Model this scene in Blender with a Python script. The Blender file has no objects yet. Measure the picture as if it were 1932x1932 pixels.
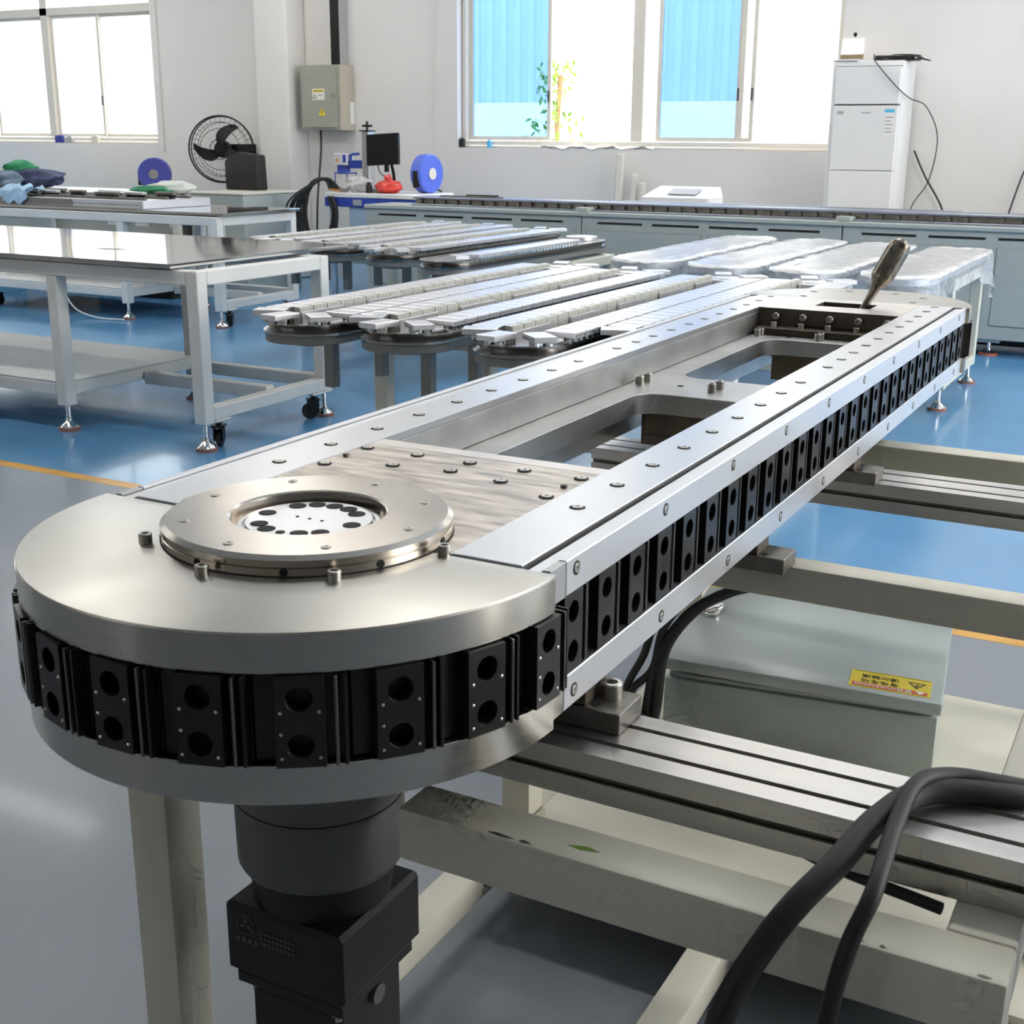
import bpy, bmesh, math, random
from mathutils import Vector, Matrix, Euler
from mathutils.geometry import tessellate_polygon
random.seed(7)
PI = math.pi
scene = bpy.context.scene
COL = scene.collection

# ------------------------------------------------------------------ camera
F_PX, YAW, PITCH, ROLL, CAM_H = 2394.07, -.49376, .2865, .007345, 1.36
cy, sy = math.cos(YAW), math.sin(YAW)
r0 = Vector((cy, -sy, 0)); f0 = Vector((sy, cy, 0)); u0 = Vector((0, 0, 1))
fwd = f0*math.cos(PITCH) - u0*math.sin(PITCH)
up = u0*math.cos(PITCH) + f0*math.sin(PITCH)
rgt = r0*math.cos(ROLL) + up*math.sin(ROLL)
up = up*math.cos(ROLL) - r0*math.sin(ROLL)
cam_d = bpy.data.cameras.new('camera')
cam_d.sensor_width = 36; cam_d.lens = 36*F_PX/1932
cam_d.clip_start = .05; cam_d.clip_end = 200
cam_d.dof.use_dof = True; cam_d.dof.focus_distance = 2.3; cam_d.dof.aperture_fstop = 20
cam = bpy.data.objects.new('camera', cam_d)
m = Matrix((rgt, up, -fwd)).transposed().to_4x4(); m.translation = (0, 0, CAM_H)
cam.matrix_world = m
COL.objects.link(cam); scene.camera = cam

# ------------------------------------------------------------------ world, exposure
scene.view_settings.view_transform = 'Standard'
scene.view_settings.look = 'None'
scene.view_settings.gamma = 1
scene.view_settings.exposure = 0.25
scene.view_settings.use_curve_mapping = False
scene.cycles.use_denoising = True
scene.cycles.max_bounces = 4
scene.cycles.diffuse_bounces = 3
scene.cycles.glossy_bounces = 3
scene.cycles.use_adaptive_sampling = True
scene.cycles.adaptive_threshold = .1
scene.cycles.adaptive_min_samples = 12
scene.cycles.sample_clamp_indirect = 6
scene.cycles.caustics_reflective = False
W = bpy.data.worlds.new('world'); scene.world = W; W.use_nodes = True
bg = W.node_tree.nodes['Background']
bg.inputs['Color'].default_value = (1, .985, .965, 1)
SKY = 9.0
LAMP = 19.0
bg.inputs['Strength'].default_value = SKY

def portal(name, loc, size, rot):
    l = bpy.data.lights.new(name, 'AREA'); l.shape = 'RECTANGLE'; l.size, l.size_y = size
    l.cycles.is_portal = True
    o = bpy.data.objects.new(name, l); o.location = loc; o.rotation_euler = rot; COL.objects.link(o)
portal('portal_back_right', (-4.5, 10.68, 2.15), (3.5, 1.8), (-PI/2, 0, 0))
portal('portal_back_left', (-11.6, 10.68, 2.15), (3.6, 1.8), (-PI/2, 0, 0))
SIDE_WIN = (4.0, 8.0)
for k in SIDE_WIN:
    portal('portal_side', (6.12, k, 2.2), (1.9, 3.2), (0, PI/2, 0))

# ------------------------------------------------------------------ materials
MATS = {}
def pmat(name, col, rough=.5, metal=0., noise=0., scale=8., bump=0., bscale=60., coat=0., stretch=None, rvar=0., spec=.5, alpha=1.):
    if name not in ('epoxy_blue', 'epoxy_grey', 'milled_steel', 'red_plastic'): bump = 0
    mt = bpy.data.materials.new(name); mt.use_nodes = True
    nt = mt.node_tree; N = nt.nodes; L = nt.links
    b = N['Principled BSDF']
    b.inputs['Base Color'].default_value = (*col, 1)
    b.inputs['Roughness'].default_value = rough
    b.inputs['Metallic'].default_value = metal
    b.inputs['Specular IOR Level'].default_value = spec
    if coat:
        b.inputs['Coat Weight'].default_value = coat; b.inputs['Coat Roughness'].default_value = .08
    if noise or bump or rvar:
        tc = N.new('ShaderNodeTexCoord'); mp = N.new('ShaderNodeMapping')
        L.new(tc.outputs['Object'], mp.inputs['Vector'])
        if stretch: mp.inputs['Scale'].default_value = stretch
    if noise or rvar:
        n = N.new('ShaderNodeTexNoise'); n.inputs['Scale'].default_value = scale; n.inputs['Detail'].default_value = 2
        L.new(mp.outputs[0], n.inputs['Vector'])
    if noise:
        rp = N.new('ShaderNodeValToRGB')
        rp.color_ramp.elements[0].position = .3; rp.color_ramp.elements[1].position = .7
        rp.color_ramp.elements[0].color = (*[max(0, c*(1-noise)) for c in col], 1)
        rp.color_ramp.elements[1].color = (*[min(1, c*(1+noise*.6)) for c in col], 1)
        L.new(n.outputs['Fac'], rp.inputs[0]); L.new(rp.outputs[0], b.inputs['Base Color'])
    if rvar:
        mr = N.new('ShaderNodeMapRange')
        mr.inputs[3].default_value = max(.02, rough-rvar); mr.inputs[4].default_value = rough+rvar
        L.new(n.outputs['Fac'], mr.inputs[0]); L.new(mr.outputs[0], b.inputs['Roughness'])
    if bump:
        n2 = N.new('ShaderNodeTexNoise'); n2.inputs['Scale'].default_value = bscale; n2.inputs['Detail'].default_value = 0
        L.new(mp.outputs[0], n2.inputs['Vector'])
        bp = N.new('ShaderNodeBump'); bp.inputs['Strength'].default_value = bump; bp.inputs['Distance'].default_value = .004
        L.new(n2.outputs['Fac'], bp.inputs['Height']); L.new(bp.outputs[0], b.inputs['Normal'])
    MATS[name] = mt
    return mt
def emat(name, col, s):
    mt = bpy.data.materials.new(name); mt.use_nodes = True; nt = mt.node_tree
    b = nt.nodes['Principled BSDF']; b.inputs['Base Color'].default_value = (*col, 1)
    b.inputs['Emission Color'].default_value = (*col, 1); b.inputs['Emission Strength'].default_value = s
    MATS[name] = mt; return mt
def gmat(name, tint, refl=.06, rough=.02):
    mt = bpy.data.materials.new(name); mt.use_nodes = True; nt = mt.node_tree; N = nt.nodes; L = nt.links
    N.remove(N['Principled BSDF']); out = N['Material Output']
    t = N.new('ShaderNodeBsdfTransparent'); t.inputs[0].default_value = (*tint, 1)
    g = N.new('ShaderNodeBsdfGlossy'); g.inputs['Roughness'].default_value = rough
    lw = N.new('ShaderNodeLayerWeight'); lw.inputs[0].default_value = .5
    pw = N.new('ShaderNodeMath'); pw.operation = 'POWER'; pw.inputs[1].default_value = 4; L.new(lw.outputs['Facing'], pw.inputs[0])
    ma = N.new('ShaderNodeMath'); ma.operation = 'MULTIPLY_ADD'; ma.inputs[1].default_value = .6; ma.inputs[2].default_value = refl; L.new(pw.outputs[0], ma.inputs[0])
    mx = N.new('ShaderNodeMixShader'); L.new(ma.outputs[0], mx.inputs[0]); L.new(t.outputs[0], mx.inputs[1]); L.new(g.outputs[0], mx.inputs[2])
    L.new(mx.outputs[0], out.inputs[0]); MATS[name] = mt; return mt
def filmmat(name, white, trans, bump=.6, bscale=25):
    mt = bpy.data.materials.new(name); mt.use_nodes = True; nt = mt.node_tree; N = nt.nodes; L = nt.links
    b = N['Principled BSDF']; out = N['Material Output']
    b.inputs['Base Color'].default_value = (*white, 1); b.inputs['Roughness'].default_value = .12
    b.inputs['Specular IOR Level'].default_value = .8
    tr = N.new('ShaderNodeBsdfTransparent'); mx = N.new('ShaderNodeMixShader')
    tc = N.new('ShaderNodeTexCoord'); n = N.new('ShaderNodeTexNoise'); n.inputs['Scale'].default_value = bscale; n.inputs['Detail'].default_value = 6
    L.new(tc.outputs['Object'], n.inputs['Vector'])
    mr = N.new('ShaderNodeMapRange'); mr.inputs[3].default_value = max(0, trans-.25); mr.inputs[4].default_value = min(1, trans+.25)
    L.new(n.outputs['Fac'], mr.inputs[0]); L.new(mr.outputs[0], mx.inputs[0])
    bp = N.new('ShaderNodeBump'); bp.inputs['Strength'].default_value = bump; bp.inputs['Distance'].default_value = .02
    L.new(n.outputs['Fac'], bp.inputs['Height']); L.new(bp.outputs[0], b.inputs['Normal'])
    L.new(b.outputs[0], mx.inputs[1]); L.new(tr.outputs[0], mx.inputs[2]); L.new(mx.outputs[0], out.inputs[0])
    MATS[name] = mt; return mt

pmat('satin_steel', (.54, .52, .475), .36, 1, rvar=.06, scale=14, bump=.03, bscale=400)
pmat('turned_steel', (.55, .53, .49), .24, 1, rvar=.07, scale=10, bump=.06, bscale=60, stretch=(.3, .3, 14))
pmat('aluminium', (.72, .725, .735), .34, 1, rvar=.05, scale=9, bump=.03, bscale=300)
pmat('aluminium_side', (.73, .735, .75), .42, 1, rvar=.05, scale=12)
pmat('milled_steel', (.62, .56, .49), .44, 1, noise=.42, scale=34, stretch=(.5, 2.4, 1), rvar=.12, bump=.3, bscale=45)
pmat('strip_steel', (.74, .69, .65), .4, 1, noise=.08, scale=20)
pmat('nickel_ring', (.66, .60, .53), .24, 1, rvar=.06, scale=12)
pmat('inner_steel', (.50, .50, .49), .42, 1, noise=.12, scale=12, rvar=.06)
pmat('brown_oxide', (.155, .125, .095), .45, .6, noise=.2, scale=20)
pmat('dark_steel', (.24, .225, .20), .4, .9, noise=.2, scale=30)
pmat('bolt_steel', (.56, .54, .49), .34, 1, rvar=.1, scale=60)
pmat('black_oxide', (.006, .006, .0065), .3, 0, rvar=.06, scale=30, spec=.42)
pmat('rib_steel', (.20, .195, .19), .3, .9)
pmat('link_black', (.014, .0135, .013), .34, 0, spec=.45)
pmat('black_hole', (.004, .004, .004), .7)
pmat('black_rubber', (.016, .016, .016), .55, 0, bump=.05, bscale=200)
pmat('black_motor', (.014, .014, .016), .5, spec=.4)
pmat('grey_reducer', (.14, .14, .137), .45, .5, rvar=.08, scale=20)
pmat('etched', (.10, .09, .08), .5, .3)
pmat('cream_paint', (.78, .745, .62), .42, 0, noise=.05, scale=5, bump=.03, bscale=180)
pmat('white_paint', (.80, .80, .765), .4, 0, noise=.06, scale=4)
pmat('extrusion', (.62, .60, .57), .4, 1, noise=.16, scale=10, stretch=(.2, 2, 2), rvar=.1)
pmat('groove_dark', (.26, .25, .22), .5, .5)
pmat('zinc_box', (.48, .54, .52), .36, .15, noise=.04, scale=4)
pmat('rail_grey', (.27, .30, .36), .35, .5)
pmat('cabinet_grey', (.43, .465, .44), .45, noise=.03, scale=3)
pmat('seam_dark', (.05, .06, .06), .6)
pmat('wall_paint', (.80, .775, .745), .7, noise=.02, scale=1.5)
pmat('ceiling_paint', (.78, .78, .77), .8)
pmat('frame_ivory', (.74, .70, .62), .4)
pmat('epoxy_blue', (.13, .37, .68), .24, 0, noise=.12, scale=1.3, rvar=.07, bump=.03, bscale=3, coat=.35)
pmat('epoxy_grey', (.27, .30, .34), .36, 0, noise=.08, scale=1.6, rvar=.08, bump=.04, bscale=5, coat=.08)
pmat('line_yellow', (.80, .42, .06), .3, 0, noise=.2, scale=9)
pmat('mirror_steel', (.80, .79, .76), .07, 1, rvar=.03, scale=3)
pmat('white_plastic', (.80, .80, .80), .35)
pmat('bright_plate', (.84, .84, .86), .36, .75, noise=.03, scale=12)
pmat('offwhite_block', (.72, .73, .68), .5)
pmat('post_grey', (.27, .27, .26), .5, .4)
pmat('chrome', (.72, .72, .70), .14, 1)
pmat('rail_steel', (.36, .35, .335), .24, 1)
pmat('foot_red', (.55, .12, .06), .5)
pmat('foot_brown', (.35, .17, .12), .5)
pmat('panel_olive', (.36, .36, .30), .5, noise=.05, scale=6)
pmat('panel_side', (.52, .47, .38), .5)
pmat('blue_enamel', (.03, .07, .42), .3)
pmat('reel_blue', (.10, .17, .72), .3)
pmat('reel_navy', (.055, .065, .33), .45)
pmat('bench_blue', (.42, .56, .68), .4)
pmat('red_plastic', (.78, .07, .05), .3, noise=.3, scale=12, bump=.6, bscale=18)
pmat('orange', (.85, .38, .10), .4)
pmat('screen_black', (.01, .01, .011), .12)
pmat('cloth_navy', (.05, .065, .14), .9, noise=.5, scale=9)
pmat('cloth_green', (.03, .27, .12), .8, noise=.3, scale=9)
pmat('cloth_slate', (.16, .22, .30), .9, noise=.4, scale=9)
pmat('cloth_white', (.68, .74, .68), .8, noise=.1, scale=9)
pmat('cloth_sky', (.42, .62, .80), .7, noise=.2, scale=14)
pmat('yellow_sign', (.82, .66, .03), .45)
pmat('sign_white', (.85, .85, .82), .5)
pmat('sign_red', (.62, .10, .06), .45)
pmat('sign_ink', (.10, .08, .03), .6)
pmat('sticker_cyan', (.10, .48, .75), .4)
pmat('ink_grey', (.42, .42, .42), .6)
pmat('brass_worn', (.27, .235, .185), .3, 1, noise=.3, scale=60, rvar=.1)
pmat('tan_wall', (.50, .44, .36), .8)
pmat('leaf', (.22, .40, .05), .6, noise=.4, scale=12)
pmat('bark', (.30, .2, .1), .8)
pmat('cladding', (.40, .44, .47), .6)
pmat('yard', (.62, .62, .60), .9)
pmat('cardboard', (.32, .24, .14), .8, noise=.3, scale=12)
pmat('bag_black', (.012, .011, .011), .6, noise=.4, scale=14)
emat('lamp_glow', (1, .96, .90), LAMP)
emat('laptop_glow', (.9, .95, 1), 1.6)
gmat('blue_glass', (.40, .56, .78))
gmat('clear_glass', (.96, .97, .97))
filmmat('wrap_film', (.96, .96, .97), .0, .35, 18)
filmmat('thin_film', (.85, .88, .92), .62, 1, 14)
filmmat('clear_bag', (.85, .85, .85), .45, 1, 30)

# ------------------------------------------------------------------ mesh helpers
class MB:
    def __init__(s): s.v = []; s.f = []
    def add(s, vs, fs):
        o = len(s.v); s.v += [tuple(v) for v in vs]; s.f += [tuple(i+o for i in f) for f in fs]; return s
    def box(s, x0, x1, y0, y1, z0, z1, M=None):
        vs = [Vector(p) for p in ((x0,y0,z0),(x1,y0,z0),(x1,y1,z0),(x0,y1,z0),(x0,y0,z1),(x1,y0,z1),(x1,y1,z1),(x0,y1,z1))]
        if M: vs = [M @ v for v in vs]
        return s.add(vs, [(0,3,2,1),(4,5,6,7),(0,1,5,4),(1,2,6,5),(2,3,7,6),(3,0,4,7)])
    def cyl(s, p0, p1, r, r1=None, n=16, caps=True):
        p0 = Vector(p0); p1 = Vector(p1); r1 = r if r1 is None else r1
        d = (p1-p0).normalized(); a = d.orthogonal().normalized(); b = d.cross(a)
        vs = []
        for p, q in ((p0, r), (p1, r1)):
            for i in range(n):
                t = 2*PI*i/n; vs.append(p + a*q*math.cos(t) + b*q*math.sin(t))
        fs = [(i, (i+1) % n, n+(i+1) % n, n+i) for i in range(n)]
        if caps: fs += [tuple(range(n-1, -1, -1)), tuple(range(n, 2*n))]
        return s.add(vs, fs)
    def lathe(s, prof, c=(0,0,0), n=32, M=None, a0=0, a1=2*PI):
        c = Vector(c); vs = []; full = abs(a1-a0-2*PI) < 1e-6; k = n if full else n+1
        for i in range(k):
            t = a0+(a1-a0)*i/n
            for r, z in prof:
                p = Vector((r*math.cos(t), r*math.sin(t), z)); p = M @ p if M else p
                vs.append(p + c)
        P = len(prof); fs = []
        for i in range(n):
            j = (i+1) % k
            for q in range(P-1): fs.append((i*P+q, j*P+q, j*P+q+1, i*P+q+1))
        return s.add(vs, fs)
    def tube(s, pts, r, n=8, closed=False, taper=None):
        pts = [Vector(p) for p in pts]; m_ = len(pts); vs = []; prev = None
        for i, p in enumerate(pts):
            q = pts[(i+1) % m_] if (closed or i < m_-1) else p
            o = pts[i-1] if (closed or i > 0) else p
            d = (q-o)
            if d.length < 1e-9: d = Vector((0,0,1))
            d.normalize()
            a = d.orthogonal().normalized() if prev is None else (prev - d*prev.dot(d)).normalized()
            prev = a; b = d.cross(a); rr = r if taper is None else r*taper(i/(m_-1))
            for k in range(n):
                t = 2*PI*k/n; vs.append(p + a*rr*math.cos(t) + b*rr*math.sin(t))
        fs = []
        for i in range(m_ if closed else m_-1):
            j = (i+1) % m_
            for k in range(n): fs.append((i*n+k, i*n+(k+1) % n, j*n+(k+1) % n, j*n+k))
        if not closed: fs += [tuple(range(n-1, -1, -1)), tuple((m_-1)*n+k for k in range(n))]
        return s.add(vs, fs)
    def prism(s, outer, z0, z1, holes=(), M=None):
        loops = [outer] + list(holes)
        flat = [p for l in loops for p in l]; n = len(flat)
        tri = tessellate_polygon([[Vector((p[0], p[1], 0)) for p in l] for l in loops])
        vs = [Vector((p[0], p[1], z0)) for p in flat] + [Vector((p[0], p[1], z1)) for p in flat]
        if M: vs = [M @ v for v in vs]
        fs = [tuple(t) for t in tri] + [tuple(i+n for i in t) for t in tri]
        o = 0
        for l in loops:
            k = len(l)
            for i in range(k): fs.append((o+i, o+(i+1) % k, n+o+(i+1) % k, n+o+i))
            o += k
        return s.add(vs, fs)
    def grid(s, nx, ny, fn):
        vs = [fn(i/nx, j/ny) for j in range(ny+1) for i in range(nx+1)]
        fs = [(j*(nx+1)+i, j*(nx+1)+i+1, (j+1)*(nx+1)+i+1, (j+1)*(nx+1)+i) for j in range(ny) for i in range(nx)]
        return s.add(vs, fs)
    def mesh(s, name, mat, bevel=0., seg=1, smooth=25):
        me = bpy.data.meshes.new(name); me.from_pydata(s.v, [], s.f)
        bm = bmesh.new(); bm.from_mesh(me)
        bmesh.ops.recalc_face_normals(bm, faces=bm.faces)
        if bevel:
            bmesh.ops.remove_doubles(bm, verts=bm.verts, dist=1e-6)
            es = [e for e in bm.edges if len(e.link_faces) == 2 and e.calc_face_angle(0) > .6]
            bmesh.ops.bevel(bm, geom=es, offset=bevel, segments=seg, profile=.5, affect='EDGES', clamp_overlap=True)
        bm.to_mesh(me); bm.free()
        me.materials.append(MATS[mat])
        if smooth:
            me.polygons.foreach_set('use_smooth', [True]*len(me.polygons)); me.set_sharp_from_angle(angle=math.radians(smooth))
        return me
    def build(s, name, mat, parent=None, bevel=0., seg=1, smooth=25, loc=None, rot=None):
        return put(name, s.mesh(name, mat, bevel, seg, smooth), parent, loc, rot)
def put(name, me, parent=None, loc=None, rot=None, label=None):
    o = bpy.data.objects.new(name, me); COL.objects.link(o); o.parent = parent
    if loc is not None: o.location = loc
    if rot is not None: o.rotation_euler = rot
    if label: o['label'] = label
    return o
def tag(o, label, cat, group=None):
    o['label'] = label; o['category'] = cat
    if group: o['group'] = group
    return o
def thing(name, label, cat, loc=(0,0,0), rz=0., group=None):
    o = bpy.data.objects.new(name, None); COL.objects.link(o); o.empty_display_size = .05
    o.location = loc; o.rotation_euler = (0, 0, rz)
    return tag(o, label, cat, group)
def struct(o):
    o['kind'] = 'structure'; return o
def copy_tree(o, parent=None):
    c = o.copy(); COL.objects.link(c); c.parent = parent
    for ch in list(o.children): copy_tree(ch, c)
    return c
def B(*a): return MB().box(*a)
def circle(cx, cy_, r, n=20, a0=0., a1=2*PI, end=False):
    k = n+1 if end else n
    return [(cx+r*math.cos(a0+(a1-a0)*i/n), cy_+r*math.sin(a0+(a1-a0)*i/n)) for i in range(k)]
def rrect(x0, x1, y0, y1, r, n=6):
    return (circle(x1-r, y1-r, r, n, 0, PI/2, True) + circle(x0+r, y1-r, r, n, PI/2, PI, True)
            + circle(x0+r, y0+r, r, n, PI, 1.5*PI, True) + circle(x1-r, y0+r, r, n, 1.5*PI, 2*PI, True))
def stadium(r, y0, y1, n=20):
    return circle(0, y1, r, n, 0, PI, True) + circle(0, y0, r, n, PI, 2*PI, True)
def spline(pts, k=8, closed=False):
    P = [Vector(p) for p in pts]; out = []; n = len(P)
    for i in range(n if closed else n-1):
        p1, p2 = P[i], P[(i+1) % n]
        p0_ = P[i-1] if (closed or i > 0) else p1*2-p2
        p3 = P[(i+2) % n] if (closed or i < n-2) else p2*2-p1
        for j in range(k):
            t = j/k
            out.append(.5*((2*p1)+(p2-p0_)*t+(2*p0_-5*p1+4*p2-p3)*t*t+(3*p1-p0_-3*p2+p3)*t**3))
    if not closed: out.append(P[-1])
    return out
def text_mesh(txt, size, mat, name='lettering', align='CENTER'):
    cu = bpy.data.curves.new(name, 'FONT'); cu.body = txt; cu.size = size; cu.align_x = align; cu.align_y = 'CENTER'; cu.extrude = .0002
    o = bpy.data.objects.new(name, cu); COL.objects.link(o)
    bpy.context.view_layer.update()
    me = bpy.data.meshes.new_from_object(o.evaluated_get(bpy.context.evaluated_depsgraph_get()))
    bpy.data.objects.remove(o); bpy.data.curves.remove(cu)
    me.materials.clear(); me.materials.append(MATS[mat]); return me

# ================================================================== THE HALL
X0, X1, Y0, Y1, ZC = -16., 6., -8., 10.5, 4.6
WT = .26
YL = 3.63
struct(B(X0, X1, YL+.032, Y1, -.1, 0).build('floor', 'epoxy_blue'))
struct(B(X0, X1, Y0, YL-.032, -.1, 0).build('floor', 'epoxy_grey'))
struct(B(X0, X1, YL-.032, YL+.032, -.1, .0006).build('trim_1', 'line_yellow'))
struct(B(X0, X1, Y0, Y1+WT, ZC, ZC+.1).build('ceiling', 'ceiling_paint'))
SILL, HEAD = 1.275, 3.0
WR = (-6.25, -2.75); WL = (-13.4, -9.93)
wb = MB()
wb.box(X0, X1, Y1, Y1+WT, 0, SILL).box(X0, X1, Y1, Y1+WT, HEAD, ZC)
wb.box(X0, WL[0], Y1, Y1+WT, SILL, HEAD).box(WL[1], WR[0], Y1, Y1+WT, SILL, HEAD).box(WR[1], X1, Y1, Y1+WT, SILL, HEAD)
struct(wb.build('wall_back', 'wall_paint'))
struct(B(X0-.2, X0, Y0, Y1+WT, 0, ZC).build('wall_left', 'wall_paint'))
wf = MB(); ADDED_FW = ((-13.2, -12.4), (-7.6, -7.0))  # narrow windows added behind the camera to put bright bands on the rim
wf.box(X0, X1, Y0-.2, Y0, 0, .9).box(X0, X1, Y0-.2, Y0, 2.9, ZC)
fe = [X0] + [v for p_ in ADDED_FW for v in p_] + [X1]
for i in range(0, len(fe), 2): wf.box(fe[i], fe[i+1], Y0-.2, Y0, .9, 2.9)
struct(wf.build('wall_front', 'wall_paint'))
for a_, b_ in ADDED_FW: portal('portal_front', ((a_+b_)/2, Y0-.12, 1.9), (b_-a_, 1.9), (PI/2, 0, 0))
wr = MB(); wr.box(X1, X1+.2, Y0, Y1+WT, 0, 1.2).box(X1, X1+.2, Y0, Y1+WT, 3.2, ZC)
edges = [Y0]
for k in SIDE_WIN: edges += [k-1.6, k+1.6]
edges += [Y1+WT]
for i in range(0, len(edges), 2): wr.box(X1, X1+.2, edges[i], edges[i+1], 1.2, 3.2)
struct(wr.build('wall_right', 'wall_paint'))
struct(B(-8.345, -7.95, 10.2, Y1, 0, ZC).build('wall_pillar', 'wall_paint', bevel=.03, seg=3))
struct(B(-9.86, -9.835, Y1-.018, Y1-.001, 1.2, ZC).build('trim_2', 'wall_paint'))
struct(B(-6.49, -6.475, Y1-.012, Y1-.001, 1.24, ZC).build('trim_3', 'wall_paint'))

def window(name, x0, x1, mulls, sashes, yp):
    w = bpy.data.objects.new(name, None); COL.objects.link(w); struct(w); w.location = (x0, yp, SILL)
    def P(nm, mat, a, b, c, d, e, f, bev=.004): return B(a-x0, b-x0, c-yp, d-yp, e-SILL, f-SILL).build(nm, mat, w, bevel=bev)
    P('sill_board', 'frame_ivory', x0, x1, Y1+.06, Y1+.2, SILL+.001, SILL+.02)
    P('frame_bottom', 'frame_ivory', x0+.01, x1-.01, yp-.03, yp+.05, SILL+.022, SILL+.062)
    P('frame_top', 'frame_ivory', x0+.01, x1-.01, yp-.03, yp+.05, HEAD-.05, HEAD-.002)
    for a, b in mulls: P('mullion', 'frame_ivory', a, b, yp-.03, yp+.05, SILL+.063, HEAD-.052)
    for a, b, gl, dy, z1 in sashes:
        s = .035; z0 = SILL+.066
        fr = MB(); y0, y1 = yp+dy-yp, yp+dy+.024-yp
        A, Bx, zz0, zz1 = a-x0, b-x0, z0-SILL, z1-SILL
        fr.box(A, A+s, y0, y1, zz0, zz1).box(Bx-s, Bx, y0, y1, zz0, zz1).box(A+s, Bx-s, y0, y1, zz0, zz0+s).box(A+s, Bx-s, y0, y1, zz1-s, zz1)
        so = fr.build('sash', 'frame_ivory', w)
        B(A+s, Bx-s, y0+.009, y0+.015, zz0+s, zz1-s).build('pane', gl, so)
        B(Bx-.026, Bx-.012, y0-.014, y0, zz0+.33, zz0+.43).build('handle', 'seam_dark', so, bevel=.003)
    return w
YP = 10.6
window('window_1', WR[0], WR[1], [(-6.24, -6.2), (-4.555, -4.445), (-2.8, -2.76)],
       [(-6.195, -5.36, 'blue_glass', .03, HEAD-.055), (-4.345, -3.6, 'blue_glass', .03, HEAD-.055), (-3.6, -3.47, 'clear_glass', -.003, HEAD-.055)], YP)
window('window_2', WL[0], WL[1], [(-13.39, -13.35), (-11.59, -11.48), (-9.98, -9.94)],
       [(-13.34, -12.45, 'clear_glass', .0, 2.6), (-12.45, -11.6, 'clear_glass', .026, 2.6), (-11.47, -10.76, 'clear_glass', .0, 2.6), (-10.79, -9.985, 'clear_glass', .026, 2.6)], YP)
for o in [o for o in bpy.data.objects if o.name == 'window_2']:
    B(0.05, WL[1]-WL[0]-.05, -.03, .05, 2.6-SILL, 2.68-SILL).build('transom', 'frame_ivory', o, bevel=.004)

# outdoors
yd = B(-30, 14, Y1+WT, 40, -.12, -.02).build('ground_yard', 'yard'); struct(yd)
wh = thing('warehouse', 'pale blue corrugated warehouse seen outside through the windows', 'building', (-8, 19, 0))
mbw = MB()
for i in range(180):
    x = -24+i*.25
    mbw.add([(x,0,-.02),(x+.1,0,-.02),(x+.125,.025,-.02),(x+.225,.025,-.02),(x+.25,0,-.02),(x,0,9),(x+.1,0,9),(x+.125,.025,9),(x+.225,.025,9),(x+.25,0,9)],
            [(0,1,6,5),(1,2,7,6),(2,3,8,7),(3,4,9,8)])
mbw.box(-24, 21, .1, 5, -.02, 9)
mbw.build('cladding', 'cladding', wh)
B(-24, 21, -.4, 0, 1.2, 1.9).build('loading_canopy', 'white_plastic', wh)
bush = thing('bush', 'leafy green bush growing just outside the open window pane', 'bush', (-6.1, 12.2, -.02))
MB().tube([(0,0,0),(.05,0,.8),(.0,.05,1.5),(.06,0,2.0)], .03, 6).build('stem', 'bark', bush)
lv = MB()
for i in range(340):
    h = random.uniform(.5, 2.15); rr = (.33 if h < 1.6 else .2)*random.random()**.6; a = random.uniform(0, 2*PI)
    c = Vector((rr*math.cos(a), rr*math.sin(a), h)); R = Euler((random.uniform(0,6), random.uniform(0,6), random.uniform(0,6))).to_matrix()
    lv.add([c+R@Vector(p) for p in ((-.045,0,0),(0,-.02,.006),(.05,0,0),(0,.02,.006))], [(0,1,2,3)])
fo = lv.build('foliage', 'leaf', bush, smooth=0); fo['kind'] = 'stuff'
ow = thing('yard_wall', 'tan concrete wall block outside the rightmost open window', 'wall', (-3.6, 12.2, -.02))
B(-.35, .42, 0, .3, 0, 1.53).build('block', 'tan_wall', ow)
for k in range(9): B(.38, .43, -.02, -.001, 1.2+k*.034, 1.215+k*.034).build('rung', 'foot_brown', ow)

# ceiling lamps
lamp0 = None
n_l = 0
for j, ly in enumerate((3.2, 6.1, 9.0)):
    for i, lx in enumerate((-13.5, -10.5, -7.5, -4.5, -1.5, 1.5, 4.2)):
        if lamp0 is None:
            l = thing('ceiling_lamp', 'x', 'lamp', (lx, ly, 3.75), 0, 'suspended ceiling lamps')
            B(-.62, .62, -.15, .15, 0, .05).build('housing', 'white_plastic', l, bevel=.008)
            B(-.6, .6, -.13, .13, -.012, 0).build('diffuser', 'lamp_glow', l)
            for sx in (-.5, .5): MB().cyl((sx,0,.05), (sx,0,ZC-3.75), .006, n=6).build('hanger', 'white_plastic', l)
            lamp0 = l
        else:
            l = copy_tree(lamp0); l.location = (lx, ly, 3.75)
        l['label'] = 'white rectangular lamp hanging from the hall ceiling'; n_l += 1

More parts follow.
